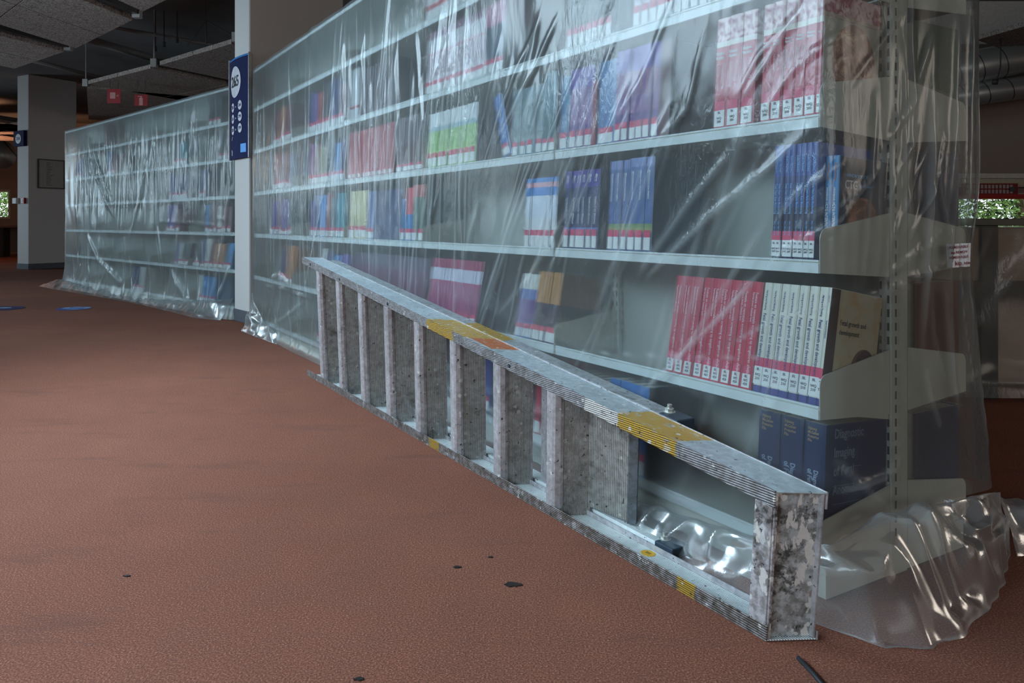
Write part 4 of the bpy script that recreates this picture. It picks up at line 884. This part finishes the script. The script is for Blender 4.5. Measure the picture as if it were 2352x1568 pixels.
# upright ribbed side plate next to the first tread
m = MB(); q0, q1 = (0.708, 0.0905), (0.565, 0.112); nr = 22
pts = []
for i in range(nr):
    for f_, h_ in ((0.0, 0.0), (0.25, 0.0022), (0.6, 0.0022), (0.85, 0.0)):
        u_ = (i + f_) / nr; pts.append((q0[0] + (q1[0] - q0[0]) * u_, q0[1] + (q1[1] - q0[1]) * u_ - h_))
pts += [q1, (q1[0], q1[1] + 0.004), (q0[0], q0[1] + 0.004)]
m.prism(pts, 0, 1, lambda p, q, t_: (p, q, 0.030 if t_ < 0.5 else zt(p) - 0.004)); sp = lobj(m, 'side_plate', TRD2, None, 0)
m = MB(); m.prism([(q1[0] + 0.002, q1[1] + 0.0), (q1[0] - 0.004, q1[1] - 0.004), (q1[0] - 0.022, q1[1] + 0.012), (q1[0] - 0.018, q1[1] + 0.018)], 0, 1, lambda p, q, t_: (p, q, 0.024 if t_ < 0.5 else zt(p) - 0.004)); lobj(m, 'edge_strip', mat_metal('edge_dark', (0.20, 0.24, 0.27), 0.4, 0.3), sp, 0.001)
for k in range(7):
    s_ = 0.95 + 0.2975 * k; m = MB(); m.box(s_, s_ + 0.028, RW0 + 0.006, RW1 - 0.006, 0, 1, lambda x, y, z: (x, y, 0.020 if z < 0.5 else zt(x) - 0.03)); lobj(m, 'rear_rung', NOSE)
# yellow sticker with two strokes on the lower rail
m = MB(); m.prism([(0.425 + 0.020 * math.cos(a * math.pi / 12), 0.064 + 0.016 * math.sin(a * math.pi / 12)) for a in range(24)], 0, 1, lambda p, q, t_: (p, q, 0.004 + 0.0008 * t_)); st = lobj(m, 'sticker', plain('yellow_sticker', (0.62, 0.36, 0.03), 0.5), lo, 0)
m = MB(); m.box(0.417, 0.433, 0.061, 0.063, 0.0048, 0.0053); m.box(0.417, 0.433, 0.066, 0.068, 0.0048, 0.0053); lobj(m, 'strokes', plain('brown_print', (0.10, 0.06, 0.02), 0.6), st, 0)
for s_ in (2.50, 0.98, 1.92, 2.95):
    m = MB(); m.tube([(s_, -0.002, zt(s_) - 0.018), (s_, -0.005, zt(s_) - 0.018)], 0.006, 12); lobj(m, 'rivet', DKP, up, 0)

# ================================================================== plastic film
def smooth_noise(n, m_, cell, seed):
    r_ = np.random.default_rng(seed); a = int(n / cell) + 3; b = int(m_ / cell) + 3; g = r_.standard_normal((a, b))
    x = np.linspace(0, a - 2.001, n); y = np.linspace(0, b - 2.001, m_); xi = x.astype(int); yi = y.astype(int); fx = (x - xi)[:, None]; fy = (y - yi)[None, :]
    fx = fx * fx * (3 - 2 * fx); fy = fy * fy * (3 - 2 * fy)
    return g[np.ix_(xi, yi)] * (1 - fx) * (1 - fy) + g[np.ix_(xi + 1, yi)] * fx * (1 - fy) + g[np.ix_(xi, yi + 1)] * (1 - fx) * fy + g[np.ix_(xi + 1, yi + 1)] * fx * fy
def ridge(SS, ZZ, disp, fold, pts, w, amp, k=1.0, pw=1.4, taper=True):
    """raise a crease along the polyline pts in (arc length, height) coordinates"""
    P = np.array(pts, float); L_ = np.linalg.norm(np.diff(P, axis=0), axis=1); tot = L_.sum(); acc = 0
    best = np.full(SS.shape, 1e9); tt = np.zeros(SS.shape)
    pad = w * 4; sel = (SS[:, 0] > P[:, 0].min() - pad) & (SS[:, 0] < P[:, 0].max() + pad)
    if not sel.any(): return
    idx = np.where(sel)[0]; a, b = idx[0], idx[-1] + 1; s_, z_ = SS[a:b], ZZ[a:b]; best = best[a:b]; tt = tt[a:b]
    for i in range(len(P) - 1):
        d = P[i + 1] - P[i]; ll = (d * d).sum() + 1e-12
        t = np.clip(((s_ - P[i, 0]) * d[0] + (z_ - P[i, 1]) * d[1]) / ll, 0, 1)
        ds = np.hypot(s_ - P[i, 0] - d[0] * t, z_ - P[i, 1] - d[1] * t); up_ = ds < best
        best = np.where(up_, ds, best); tt = np.where(up_, (acc + t * L_[i]) / tot, tt); acc += L_[i]
    tp = np.clip(np.minimum(tt, 1 - tt) * 6, 0, 1) ** 0.7 if taper else 1.0
    f = np.exp(-(best / w) ** pw) * tp
    disp[a:b] += 0.6 * amp * f; fold[a:b] += k * np.exp(-(best / (w * 0.75)) ** 2) * tp
def grid_mesh(name, pos, fold, mat, keep=None, veil=None):
    n, m_ = pos.shape[:2]; me = bpy.data.meshes.new(name); v = pos.reshape(-1, 3)
    i = np.arange(n - 1)[:, None] * m_ + np.arange(m_ - 1)[None, :]
    f = np.stack([i, i + m_, i + m_ + 1, i + 1], -1).reshape(-1, 4)
    if keep is not None: f = f[keep.reshape(-1)]
    me.vertices.add(len(v)); me.vertices.foreach_set('co', v.astype(np.float32).ravel())
    me.loops.add(len(f) * 4); me.loops.foreach_set('vertex_index', f.astype(np.int32).ravel())
    me.polygons.add(len(f)); me.polygons.foreach_set('loop_start', np.arange(0, len(f) * 4, 4, dtype=np.int32))
    me.update(calc_edges=True); me.polygons.foreach_set('use_smooth', [True] * len(f))
    at_ = me.attributes.new('fold', 'FLOAT', 'POINT'); at_.data.foreach_set('value', np.clip(fold, 0, 1.6).astype(np.float32).ravel())
    if veil is not None:
        at_ = me.attributes.new('veil', 'FLOAT', 'POINT'); at_.data.foreach_set('value', np.broadcast_to(veil, fold.shape).astype(np.float32).ravel())
    me.materials.append(mat); me.validate(); return me
def resample(path, step):
    P = np.array(path, float); L_ = np.linalg.norm(np.diff(P, axis=0), axis=1); acc = np.concatenate([[0], np.cumsum(L_)])
    s = np.arange(0, acc[-1], step); x = np.interp(s, acc, P[:, 0]); y = np.interp(s, acc, P[:, 1])
    k = 5; ker = np.ones(2 * k + 1) / (2 * k + 1)
    xs = np.convolve(np.pad(x, k, 'edge'), ker, 'valid'); ys = np.convolve(np.pad(y, k, 'edge'), ker, 'valid')
    tx, ty = np.gradient(xs), np.gradient(ys); l = np.hypot(tx, ty) + 1e-9
    return s, xs, ys, ty / l, -tx / l, acc

FILM = mat_film('clear_film', haze=0.075, blur=0.14, crinkle=0.28, tint=(0.82, 0.87, 0.88), gloss=0.75)
FILM2 = mat_film('milky_film', haze=0.13, blur=0.14, crinkle=0.22, tint=(0.79, 0.86, 0.87))
# ---- cover of the near rack; local coordinates x (towards near end), y (into the shelf)
FRONT = 0.016
path = [(-5.02, 0.42), (-5.03, 0.0), (-5.02, -FRONT), (-0.012, -FRONT), (0.028, -0.002), (0.034, 0.03), (0.036, 0.555), (0.02, 0.585), (-1.1, 0.59)]
s, xs, ys, nx, ny, acc = resample(path, 0.0062)
SF = acc[3]                                   # arc length at the front corner; front: S = SF - u
SE = acc[5]                                   # start of the end face: S = SE + w
if nx[len(s) // 3] * 0 + ny[len(s) // 3] > 0: nx, ny = -nx, -ny
nz = 175; v = np.linspace(0, 1, nz)
u_of = SF - s
zmin = np.where(s < SF - 0.02, 0.006, 0.0)
wv = s - SE
zmin = np.where(s >= SF - 0.02, np.interp(wv, [-0.08, 0.0, 0.25, 0.5, 0.62, 0.8], [0.10, 0.155, 0.172, 0.165, 0.16, 0.12]), 0.006)
SS = np.repeat(s[:, None], nz, 1); Z = zmin[:, None] + (1.966 - zmin[:, None]) * v[None, :]
disp = np.zeros_like(Z); fold = np.zeros_like(Z)
def fr_(pts): return [(SF - uz(px, py)[0] - 0.0, uz(px, py)[1]) for px, py in pts]
def en_(pts): return [(SE + wz(px, py)[0], wz(px, py)[1]) for px, py in pts]
def fe_(pts): return [((SF - uz(px, py)[0]) if px < 1893 else (SE + wz(px, py)[0]), (uz if px < 1893 else wz)(px, py)[1]) for px, py in pts]
Rg = lambda pts, w, a, k=1.0, **kw: ridge(SS, Z, disp, fold, pts, w, a, k, **kw)
# strong diagonal tension folds read along the front
for pts, w, a, k in (([(1872, 0), (1800, 110), (1718, 240)], .008, .012, 1.2), ([(1912, 70), (1840, 160), (1770, 262)], .005, .010, 1.1), ([(1850, 30), (1760, 130), (1712, 225)], .010, .010, 0.8),
        ([(1888, 288), (1790, 385), (1648, 499), (1500, 640)], .012, .012, .9), ([(1975, 400), (1900, 480), (1830, 530)], .004, .010, 1.2), ([(1925, 360), (1850, 450), (1795, 520)], .006, .010, .8),
        ([(1893, 520), (1830, 570), (1779, 615)], .006, .014, 1.2), ([(1779, 615), (1690, 715), (1600, 800), (1495, 900)], .010, .016, 1.3), ([(1790, 500), (1700, 640), (1560, 860)], .012, .010, .6),
        ([(1990, 385), (1925, 480), (1893, 525)], .006, .012, 1.0), ([(1700, 350), (1600, 470), (1480, 640)], .016, .010, .5),
        ([(1230, 792), (1350, 808), (1520, 816), (1720, 822), (1890, 820)], .004, .006, .8), ([(1900, 700), (1800, 735), (1700, 790)], .008, .010, .8),
        ([(1640, 70), (1600, 250), (1520, 330)], .010, .008, .5), ([(1560, 230), (1510, 330), (1440, 560)], .010, .008, .5), ([(1440, 60), (1380, 220), (1290, 470)], .012, .008, .6), ([(1370, 90), (1270, 330), (1180, 560)], .010, .009, .7),
        ([(1300, 30), (1230, 180), (1150, 330)], .014, .012, .8), ([(1260, 40), (1200, 160), (1110, 400)], .012, .010, .7), ([(1500, 160), (1400, 330), (1350, 470)], .010, .008, .5), ([(1250, 330), (1170, 560), (1110, 740)], .012, .010, .8), ([(1330, 470), (1230, 640), (1150, 730)], .010, .008, .5),
        ([(780, 30), (772, 200), (760, 420), (700, 700)], .012, .016, 1.0), ([(795, 10), (790, 120), (780, 190)], .010, -.012, .3), ([(918, 100), (922, 200), (925, 330), (935, 520)], .018, .018, 1.0), ([(965, 60), (975, 180), (985, 300)], .018, .018, 1.0), ([(670, 120), (672, 230), (680, 330), (690, 470)], .014, .016, 1.1),
        ([(612, 655), (655, 662), (735, 690)], .006, .014, 1.0), ([(628, 640), (650, 630), (672, 655)], .02, .02, .8), ([(710, 690), (660, 730), (605, 760)], .02, .012, .5)):
    Rg(fe_(pts), w * 0.72, a * 0.85, k)
r1 = random.Random(3)
for i in range(120):                      # vertical gathered pleats on the far three bays
    u0 = r1.uniform(1.55, 5.0); z0 = r1.uniform(1.0, 1.93); ln = r1.uniform(0.35, 1.1); dr = r1.gauss(0.02, 0.05) + 0.05 * (u0 < 2.5)
    q = [(SF - u0, z0), (SF - u0 - dr * 0.4, z0 - ln * 0.5), (SF - u0 - dr, max(0.25, z0 - ln))]
    Rg(q, r1.choice((.006, .008, .011, .018)), r1.uniform(.005, .014), r1.uniform(.25, .75))
for i in range(46):                       # slanting soft pulls on the near two bays
    u0 = r1.uniform(0.02, 2.0); z0 = r1.uniform(0.55, 1.6); ln = r1.uniform(0.25, 0.7); sl = r1.uniform(0.35, 0.75)
    q = [(SF - u0, z0), (SF - u0 - sl * ln, z0 - ln)]
    Rg(q, r1.uniform(.006, .022), r1.uniform(.003, .008), r1.uniform(.1, .42))
for i in range(18):                       # slack bundles along the foot, behind the ladder
    u0 = r1.uniform(0.0, 2.2); ln = r1.uniform(0.4, 1.0); z0 = r1.uniform(0.04, 0.24)
    q = [(SF - u0, z0), (SF - u0 - ln * 0.5, z0 + r1.uniform(-.02, .05)), (SF - u0 - ln, z0 + r1.uniform(-.03, .06))]
    Rg(q, r1.uniform(.008, .02), r1.uniform(.010, .028), r1.uniform(.3, .8))
for i in range(14):
    u0 = r1.uniform(2.4, 4.9); z0 = r1.uniform(0.15, 0.55); Rg([(SF - u0, z0), (SF - u0 + r1.uniform(-.1, .25), 0.03)], r1.uniform(.008, .018), r1.uniform(.006, .014), .4)
# end face: pulls converging on the taped corner
for pts, w, a, k in (([(2175, 590), (2050, 650), (1950, 700)], .006, .012, .9), ([(2165, 600), (2060, 660), (2015, 672)], .005, .008, .6), ([(2150, 520), (2070, 590), (1995, 645)], .006, .012, .9), ([(2168, 575), (2140, 470), (2125, 380)], .010, .014, .6),
        ([(2150, 300), (2120, 420), (2060, 560)], .006, .014, 1.0), ([(2105, 330), (2060, 450), (2020, 560)], .006, .012, .9), ([(2060, 20), (1990, 110), (1925, 200)], .005, .010, .8), ([(2120, 60), (2070, 230), (1990, 350)], .014, .012, .5),
        ([(2180, 20), (2170, 250), (2150, 520)], .016, .016, .5), ([(2215, 10), (2210, 200), (2200, 520)], .012, .014, .6), ([(2090, 280), (2050, 360), (2010, 470)], .006, .010, .7), ([(2190, 620), (2200, 760), (2215, 900)], .004, .010, .9),
        ([(2150, 640), (2155, 800), (2175, 960)], .020, .014, .5), ([(2110, 620), (2120, 780), (2150, 900)], .018, .010, .4), ([(2215, 640), (2222, 820), (2235, 1050)], .008, .014, .6), ([(2100, 850), (2110, 920), (2130, 990)], .020, .010, .5),
        ([(1900, 1195), (2000, 1180), (2120, 1160)], .008, .014, .8), ([(1905, 1130), (1990, 1100), (2040, 1050)], .010, .018, .8), ([(1895, 1060), (1950, 1120), (2010, 1170)], .012, .012, .6)):
    Rg(en_(pts), w * 0.75, a * 0.85, k)
for i in range(16):
    w0 = r1.uniform(0.1, 0.58); z0 = r1.uniform(0.9, 1.5); ln = r1.uniform(0.3, .8); Rg([(SE + w0, z0), (SE + w0 - r1.uniform(-.02, .12) * ln, z0 - ln)], r1.uniform(.006, .02), r1.uniform(.004, .012), r1.uniform(.2, .5))
disp += 0.0022 * smooth_noise(len(s), nz, 20, 5) + 0.0006 * smooth_noise(len(s), nz, 6, 6)
disp = np.maximum(disp, -0.006)
# flare towards the floor / hem
front = s < SF - 0.02
fl = np.clip((0.10 - Z) / 0.10, 0, 1) ** 2 * 0.035 * front[:, None]
fl += np.clip((0.62 - Z) / 0.62, 0, 1) ** 1.6 * 0.045 * (wv > 0)[:, None] * np.interp(wv, [0, 0.1, 0.55], [0.25, 0.6, 1.0])[:, None]
# waist at the tape
fl -= 0.02 * np.exp(-((Z - 0.73) / 0.12) ** 2) * np.interp(wv, [0.3, 0.58, 0.9], [0, 1, 0])[:, None]
dd = disp + fl
pos = np.stack([xs[:, None] + nx[:, None] * dd, ys[:, None] + ny[:, None] * dd, Z], -1)
veil = np.maximum(np.interp(u_of, [0.25, 1.1, 5], [0, 0.75, 1.0])[:, None] * (s < SF)[:, None], np.interp(Z, [0.12, 0.3], [1.0, 0]) * (s < SF)[:, None])  # haze and blur put into the film, growing towards far end and foot
me = grid_mesh('plastic_cover', pos, fold, FILM, veil=veil)
o = link('plastic_cover', me); o.location = ROOT1; o.rotation_euler.z = ROT1
tag(o, 'large clear plastic dustsheet draped over the near bookshelf', 'plastic sheet')

# ---- cover of the far rack
RX2 = 4.74
path = [(-RX2, 0.42), (-RX2, 0.0), (-RX2 + 0.01, -FRONT), (-0.03, -FRONT), (0.0, -0.01), (0.012, 0.02), (0.014, 0.50)]
s, xs, ys, nx, ny, acc = resample(path, 0.0085); SF2 = acc[3]
if ny[len(s) // 2] > 0: nx, ny = -nx, -ny
nz = 140; v = np.linspace(0, 1, nz); SS = np.repeat(s[:, None], nz, 1); Z = 0.006 + 1.962 * v[None, :] + 0 * SS
disp = np.zeros_like(Z); fold = np.zeros_like(Z)
def f2_(pts): return [(SF2 - uz(px, py, A2, D2)[0], uz(px, py, A2, D2)[1]) for px, py in pts]
for pts, w, a, k in (([(212, 320), (225, 400), (270, 500)], .03, .03, 1.1), ([(222, 345), (240, 400), (262, 450)], .02, .02, .8), ([(205, 540), (235, 600), (290, 652)], .03, .03, .9), ([(178, 470), (182, 560), (190, 620)], .02, .02, .8), ([(400, 620), (415, 650), (450, 690)], .03, .03, 1.2),
        ([(355, 290), (362, 400), (368, 520), (385, 650)], .02, .02, .7), ([(539, 420), (520, 560), (495, 690)], .03, .03, .8), ([(535, 610), (522, 650), (512, 690)], .02, .02, 1.0), ([(350, 350), (330, 450), (300, 560)], .025, .015, .4), ([(366, 480), (366, 560), (380, 640)], .012, .012, .7),
        ([(505, 500), (530, 505)], .01, .01, .5), ([(370, 508), (450, 512), (520, 520)], .01, .006, .4)):
    ridge(SS, Z, disp, fold, f2_(pts), w, a, k)
for i in range(110):
    u0 = r1.uniform(0.0, 4.2); z0 = r1.uniform(1.45, 1.94); ln = r1.uniform(0.3, 0.9); dr = r1.gauss(0.0, 0.06)
    ridge(SS, Z, disp, fold, [(SF2 - u0, z0), (SF2 - u0 - dr, z0 - ln)], r1.choice((.010, .014, .022)), r1.uniform(.008, .018), r1.uniform(.25, .8))
for i in range(36):
    u0 = r1.uniform(0.2, 4.4); z0 = r1.uniform(0.3, 0.75); ridge(SS, Z, disp, fold, [(SF2 - u0, z0), (SF2 - u0 + r1.uniform(-.1, .2), 0.02)], r1.uniform(.010, .022), r1.uniform(.008, .018), r1.uniform(.2, .6))
disp += 0.002 * smooth_noise(len(s), nz, 14, 15); disp = np.maximum(disp, -0.006)
dd = disp + np.clip((0.35 - Z) / 0.35, 0, 1) ** 2 * 0.06
pos = np.stack([xs[:, None] + nx[:, None] * dd, ys[:, None] + ny[:, None] * dd, Z], -1)
me = grid_mesh('plastic_cover', pos, fold, FILM2, veil=0.9); o = link('plastic_cover', me); o.location = (A2.x, A2.y, 0); o.rotation_euler.z = ROT2
tag(o, 'clear plastic dustsheet draped over the far bookshelf left of the sign pillar', 'plastic sheet')

# ---- loose film pooled on the floor, crumpled into flat facets
def crumple(name, inner, outer, prof, H, seed, mat, root_loc, rot, nu=150, nv=44, fac=0.05, scale=7.0, label=None, ax=0.7):
    """sheet between an inner line (z from prof start) and an outer rim on the floor; faceted creases"""
    def rs(P, n):
        P = np.array(P, float); L_ = np.linalg.norm(np.diff(P[:, :2], axis=0), axis=1); a = np.concatenate([[0], np.cumsum(L_)]); t = np.linspace(0, a[-1], n)
        return np.stack([np.interp(t, a, P[:, k]) for k in range(P.shape[1])], -1)
    I, O = rs(inner, nu), rs(outer, nu); v = np.linspace(0, 1, nv); pos = np.zeros((nu, nv, 3)); fold = np.zeros((nu, nv)); r_ = random.Random(seed)
    for i in range(nu):
        for j in range(nv):
            t = v[j]; x = I[i, 0] * (1 - t) + O[i, 0] * t; y = I[i, 1] * (1 - t) + O[i, 1] * t
            hi = I[i, 2]; hm = O[i, 2]                          # inner height, belly height
            z = hi * (1 - t) ** 1.3 + hm * math.sin(math.pi * min(1, t ** 0.8)) ** 0.8
            edge = min(1, t * 6) * min(1, (1 - t) * 5)
            a1 = mnoise.noise(Vector((x * scale * ax, y * scale, seed * 3.7 + z * 5))); a2 = mnoise.noise(Vector((x * scale * ax * 2.3 + 5, y * scale * 2.3, seed + z * 8)))
            a3 = mnoise.noise(Vector((x * scale * 5, y * scale * 5, seed + 9)))
            edge *= (0.45 + 0.55 * min(1, max(0, (x + 0.15) / 0.2))) if seed == 4 else 1
            z += H * edge * (1.5 * (0.22 - abs(a1)) + 0.75 * (0.2 - abs(a2)) + 0.10 * (0.2 - abs(a3)))
            off = 0.8 * H * (1 - abs(2 * t - 1)) * (0.2 - abs(a2))
            nxn = O[i, 0] - I[i, 0]; nyn = O[i, 1] - I[i, 1]; l = math.hypot(nxn, nyn) + 1e-6
            rim = 0.018 * mnoise.noise(Vector((i * 0.12, seed, 0))) * t
            pos[i, j] = (x + nxn / l * (off + rim), y + nyn / l * (off + rim), max(0.004, z))
            fold[i, j] = 0.6 * math.exp(-(a1 / 0.035) ** 2) * edge + (0.8 if (t > 0.98) else 0) + 0.3 * math.exp(-(a2 / 0.03) ** 2) * edge
    me = grid_mesh(name, pos, fold, mat); o = link(name, me); o.location = root_loc; o.rotation_euler.z = rot
    if label: tag(o, label, 'plastic sheet')
    return o
POOL = mat_film('pooled_film', haze=0.20, blur=0.06, tint=(0.92, 0.93, 0.94), crinkle=0.08, rough=0.21, stretch=(1, 1, 1), gloss=0.36)
crumple('plastic_offcut', [(-0.95, -0.02, .03), (-0.5, -0.03, .05), (-0.06, -0.04, .10), (0.045, -0.03, .14), (0.06, .05, .16), (.07, .2, .17), (.08, .4, .17), (.08, .56, .16), (0.0, .66, .12)],
        [(-0.95, -0.06, .01), (-0.5, -0.115, .03), (-0.08, -0.115, .05), (.06, -.085, .05), (.18, -.05, .06), (.235, .03, .07), (.23, .12, .08), (.20, .28, .08), (.15, .45, .07), (.08, .60, .05), (0.0, .72, .02)],
        None, 0.075, 4, POOL, ROOT1, ROT1, nu=230, nv=60, scale=4.6, label='crumpled clear plastic pooled on the carpet round the near end of the bookshelf')
crumple('plastic_offcut', [(0.0, .66, .10), (0.04, .80, .07), (.02, 1.05, .03), (0.05, 1.3, .03)], [(.10, .60, .04), (.13, .72, .07), (.16, .95, .03), (.19, 1.3, .03)],
        None, 0.05, 9, POOL, ROOT1, ROT1, nu=110, nv=34, scale=6.0, label='loose clear plastic tail lying on the carpet at the right edge')
crumple('plastic_offcut', [(-4.75, -.03, .10), (-3.5, -.03, .07), (-2, -.03, .05), (-1, -.03, .08), (-.1, -.03, .16), (0.02, -.01, .18)], [(-5.1, -.22, .02), (-4.5, -.22, .03), (-3.3, -.16, .02), (-2, -.12, .02), (-1, -.16, .04), (-.3, -.20, .05), (-.02, -.12, .05)],
        None, 0.025, 14, POOL, (A2.x, A2.y, 0), ROT2, nu=260, nv=26, scale=5.0, label='crumpled plastic hem lying along the foot of the far bookshelf')
crumple('plastic_offcut', [(-5.04, .16, .24), (-5.05, .0, .26), (-4.9, -.02, .22), (-4.6, -.02, .10), (-4.2, -.02, .04)], [(-5.20, .15, .04), (-5.19, -.03, .07), (-5.0, -.10, .06), (-4.6, -.08, .03), (-4.2, -.05, .01)],
        None, 0.06, 21, POOL, ROOT1, ROT1, nu=110, nv=34, scale=4.0, label='bunched plastic corner on the carpet beside the sign pillar')

# printed tape holding the sheet at the rear corner
def tape(px, py, w_, h_, off, lines, lab):
    b = thing('tape', M1 @ Vector((0.040 + off[0], 0.44 + off[1], off[2])), ROT1 + R(62), lab, 'tape')
    n = 14; m = MB()
    P = [(-w_ / 2 + w_ * i / n, 0.004 * math.sin(i * 0.9) - 0.003 * math.cos(i * 1.7)) for i in range(n + 1)]
    m.prism(P + [(x, y + 0.0012) for x, y in reversed(P)], 0, h_, lambda p, q, t_: (p, q + 0.002 * math.sin(p * 60 + t_ * 70), t_ + 0.05 * p)); m.build('strip', plain('white_tape', (0.66, 0.62, 0.62), 0.4), b)
    mt = plain('tape_maroon_print', (0.16, 0.02, 0.035), 0.5)
    for tx, sz, x, z in lines:
        o = link('lettering', text_mesh(tx, sz, mt, 'LEFT'), b); o.location = (x, -0.0065, z); o.rotation_euler.y = R(-5)
    return b
tape(0, 0, 0.060, 0.056, (0.0, 0.010, 0.705), (('REMOVABLE', 0.0085, -0.026, 0.046), ('kip REMOV', 0.0085, -0.022, 0.034), ('REMOVABLE', 0.0085, -0.026, 0.022), ('kip', 0.014, -0.012, 0.009), ('REM', 0.008, 0.010, 0.009)), 'white tape printed in maroon gripping the sheet at the right corner')
tape(0, 0, 0.024, 0.022, (0.025, -0.07, 0.150), (('kip', 0.009, -0.010, 0.012),), 'small white printed tape piece low on the gathered plastic')

# ================================================================== right background: desk under plastic
dt = plain('dark_desk_top', (0.04, 0.042, 0.032), 0.4); dl = plain('dark_desk_leg', (0.022, 0.022, 0.022), 0.5)
dk = thing('desk', (2.0, 3.6, 0), R(-4), 'dark desk wrapped in plastic behind the near bookshelf, right edge', 'desk')
m = MB(); m.box(-0.7, 2.2, -0.03, 0.75, 0.798, 0.83); m.build('desk_top', dt, dk, bevel=0.003)
m = MB(); m.box(-0.7, 2.2, 0.02, 0.09, 0.47, 0.54); m.build('rail', dl, dk)
for x in (0.155, 1.9, -0.5):
    m = MB(); m.box(x, x + 0.075, 0.03, 0.10, 0.0, 0.798); m.build('leg', dl, dk, bevel=0.003)
m = MB(); m.box(-0.7, 2.2, 0.32, 0.33, 0.02, 0.46); m.build('lower_panel', plain('pale_lower_panel', (0.42, 0.36, 0.31), 0.4), dk)
m = MB(); m.box(-0.7, 2.2, 0.055, 0.065, 0.545, 0.79); m.build('modesty_panel', plain('desk_panel', (0.26, 0.20, 0.15), 0.6), dk)
n, k_ = 220, 60; xx = np.linspace(-0.75, 2.25, n); vv = np.linspace(0, 1, k_)
SSd = np.repeat(xx[:, None], k_, 1); Zd = 0.03 + (0.797 - 0.03) * vv[None, :] + 0 * SSd; dd = np.zeros_like(Zd); fo = np.zeros_like(Zd)
for i in range(16):
    x0 = r1.uniform(-0.3, 1.6); ridge(SSd, Zd, dd, fo, [(x0, 0.79), (x0 + r1.uniform(-.35, -.1), r1.uniform(.35, .6))], r1.uniform(.008, .02), r1.uniform(.006, .016), r1.uniform(.3, .8))
ridge(SSd, Zd, dd, fo, [(0.0, 0.10), (0.4, 0.09), (1.6, 0.08)], .01, .02, .7)
dd += 0.01 * smooth_noise(n, k_, 14, 3) + 0.03 + 0.05 * np.clip((0.25 - Zd) / 0.25, 0, 1) ** 1.5
pos = np.stack([SSd, -dd, Zd], -1); me = grid_mesh('plastic_cover', pos, fo, mat_film('desk_film', haze=0.13, blur=0.35, tint=(0.92, 0.88, 0.84), crinkle=0.22))
o = link('plastic_cover', me); o.location = (2.0, 3.6, 0); o.rotation_euler.z = R(-4); tag(o, 'sagging plastic sheet hanging over the front of the dark desk', 'plastic sheet')
# desk beyond the far left pillar
dk = thing('desk', (-12.8, 18.3, 0), R(20), 'small dark desk below the far window at the left edge', 'desk')
m = MB(); m.box(-1.2, 1.8, 0, 0.8, 0.70, 0.76); m.build('desk_top', plain('brown_top', (0.12, 0.07, 0.045), 0.4), dk)
for x in (-0.2, 0.75):
    m = MB(); m.box(x, x + 0.08, 0.05, 0.7, 0, 0.70); m.build('leg', dl, dk)
m = MB(); m.box(-1.2, 1.8, 0.70, 0.72, 0.1, 0.70); m.build('back_panel', plain('tan_panel', (0.28, 0.18, 0.13), 0.6), dk)

# ================================================================== things on the carpet
def floor_disc(px, py, r, c, lab, extra=None):
    p = atz(px, py, 0.0); t = thing('floor_sticker', (p.x, p.y, 0.0), 0, lab, 'floor sticker')
    m = MB(); m.prism([(r * math.cos(a * math.pi / 24), r * math.sin(a * math.pi / 24)) for a in range(48)], 0.0005, 0.003, lambda p_, q, t_: (p_, q, t_)); m.build('disc', plain('sticker_blue_%d' % int(c[2] * 100), c, 0.35), t)
    m = MB()
    for (a, b, w_, h_) in extra: m.prism([(a + w_ * math.cos(k * math.pi / 8), b + h_ * math.sin(k * math.pi / 8)) for k in range(16)], 0.003, 0.0036, lambda p_, q, t_: (p_, q, t_))
    m.build('print', plain('sticker_pale', (0.30, 0.50, 0.75), 0.4), t)
floor_disc(5, 708.5, 0.19, (0.008, 0.014, 0.11), 'dark navy round floor sticker at the left edge of the carpet', [(0.0, 0.05, 0.055, 0.04)])
floor_disc(171, 708.5, 0.15, (0.006, 0.06, 0.30), 'bright blue round floor sticker left of the far rack', [(-0.09, 0.02, 0.03, 0.05), (0.02, -0.06, 0.06, 0.02), (0.09, 0.05, 0.03, 0.04), (-0.02, 0.09, 0.05, 0.02)])
a_, b_ = atz(1833, 1510, 0.004), atz(1905, 1590, 0.004)
m = MB(); m.tube([a_, (a_ + b_) / 2 + Vector((0.0015, 0, 0)), b_], 0.0042, 8); tag(m.build('cable_end', BLACK, smooth=True), 'thin black stick lying on the carpet at the bottom edge', 'stick')
stm = plain('stain_black', (0.018, 0.012, 0.010), 0.6)
for (px, py, r, lab) in ((1178, 1343, 0.013, 'largest dark blot on the carpet left of the ladder foot'), (1050, 1303, 0.006, 'small dark blot on the carpet, up left of the largest'), (824, 1560, 0.006, 'small dark speck on the carpet at the bottom edge'), (1127, 1280, 0.004, 'tiny dark speck on the carpet nearest the ladder'), (292, 1323, 0.005, 'tiny dark speck on the carpet at the lower left')):
    p = atz(px, py, 0.0); m = MB(); n = 22
    m.prism([(r * (1.3 + 0.45 * math.sin(k * 1.9) + random.uniform(-.2, .3)) * math.cos(k * 2 * math.pi / n), r * (0.85 + random.uniform(-.25, .25)) * math.sin(k * 2 * math.pi / n)) for k in range(n)], 0.0003, 0.0022, lambda p_, q, t_: (p.x + p_, p.y + q, t_))
    tag(m.build('carpet_stain', stm), lab, 'stain')
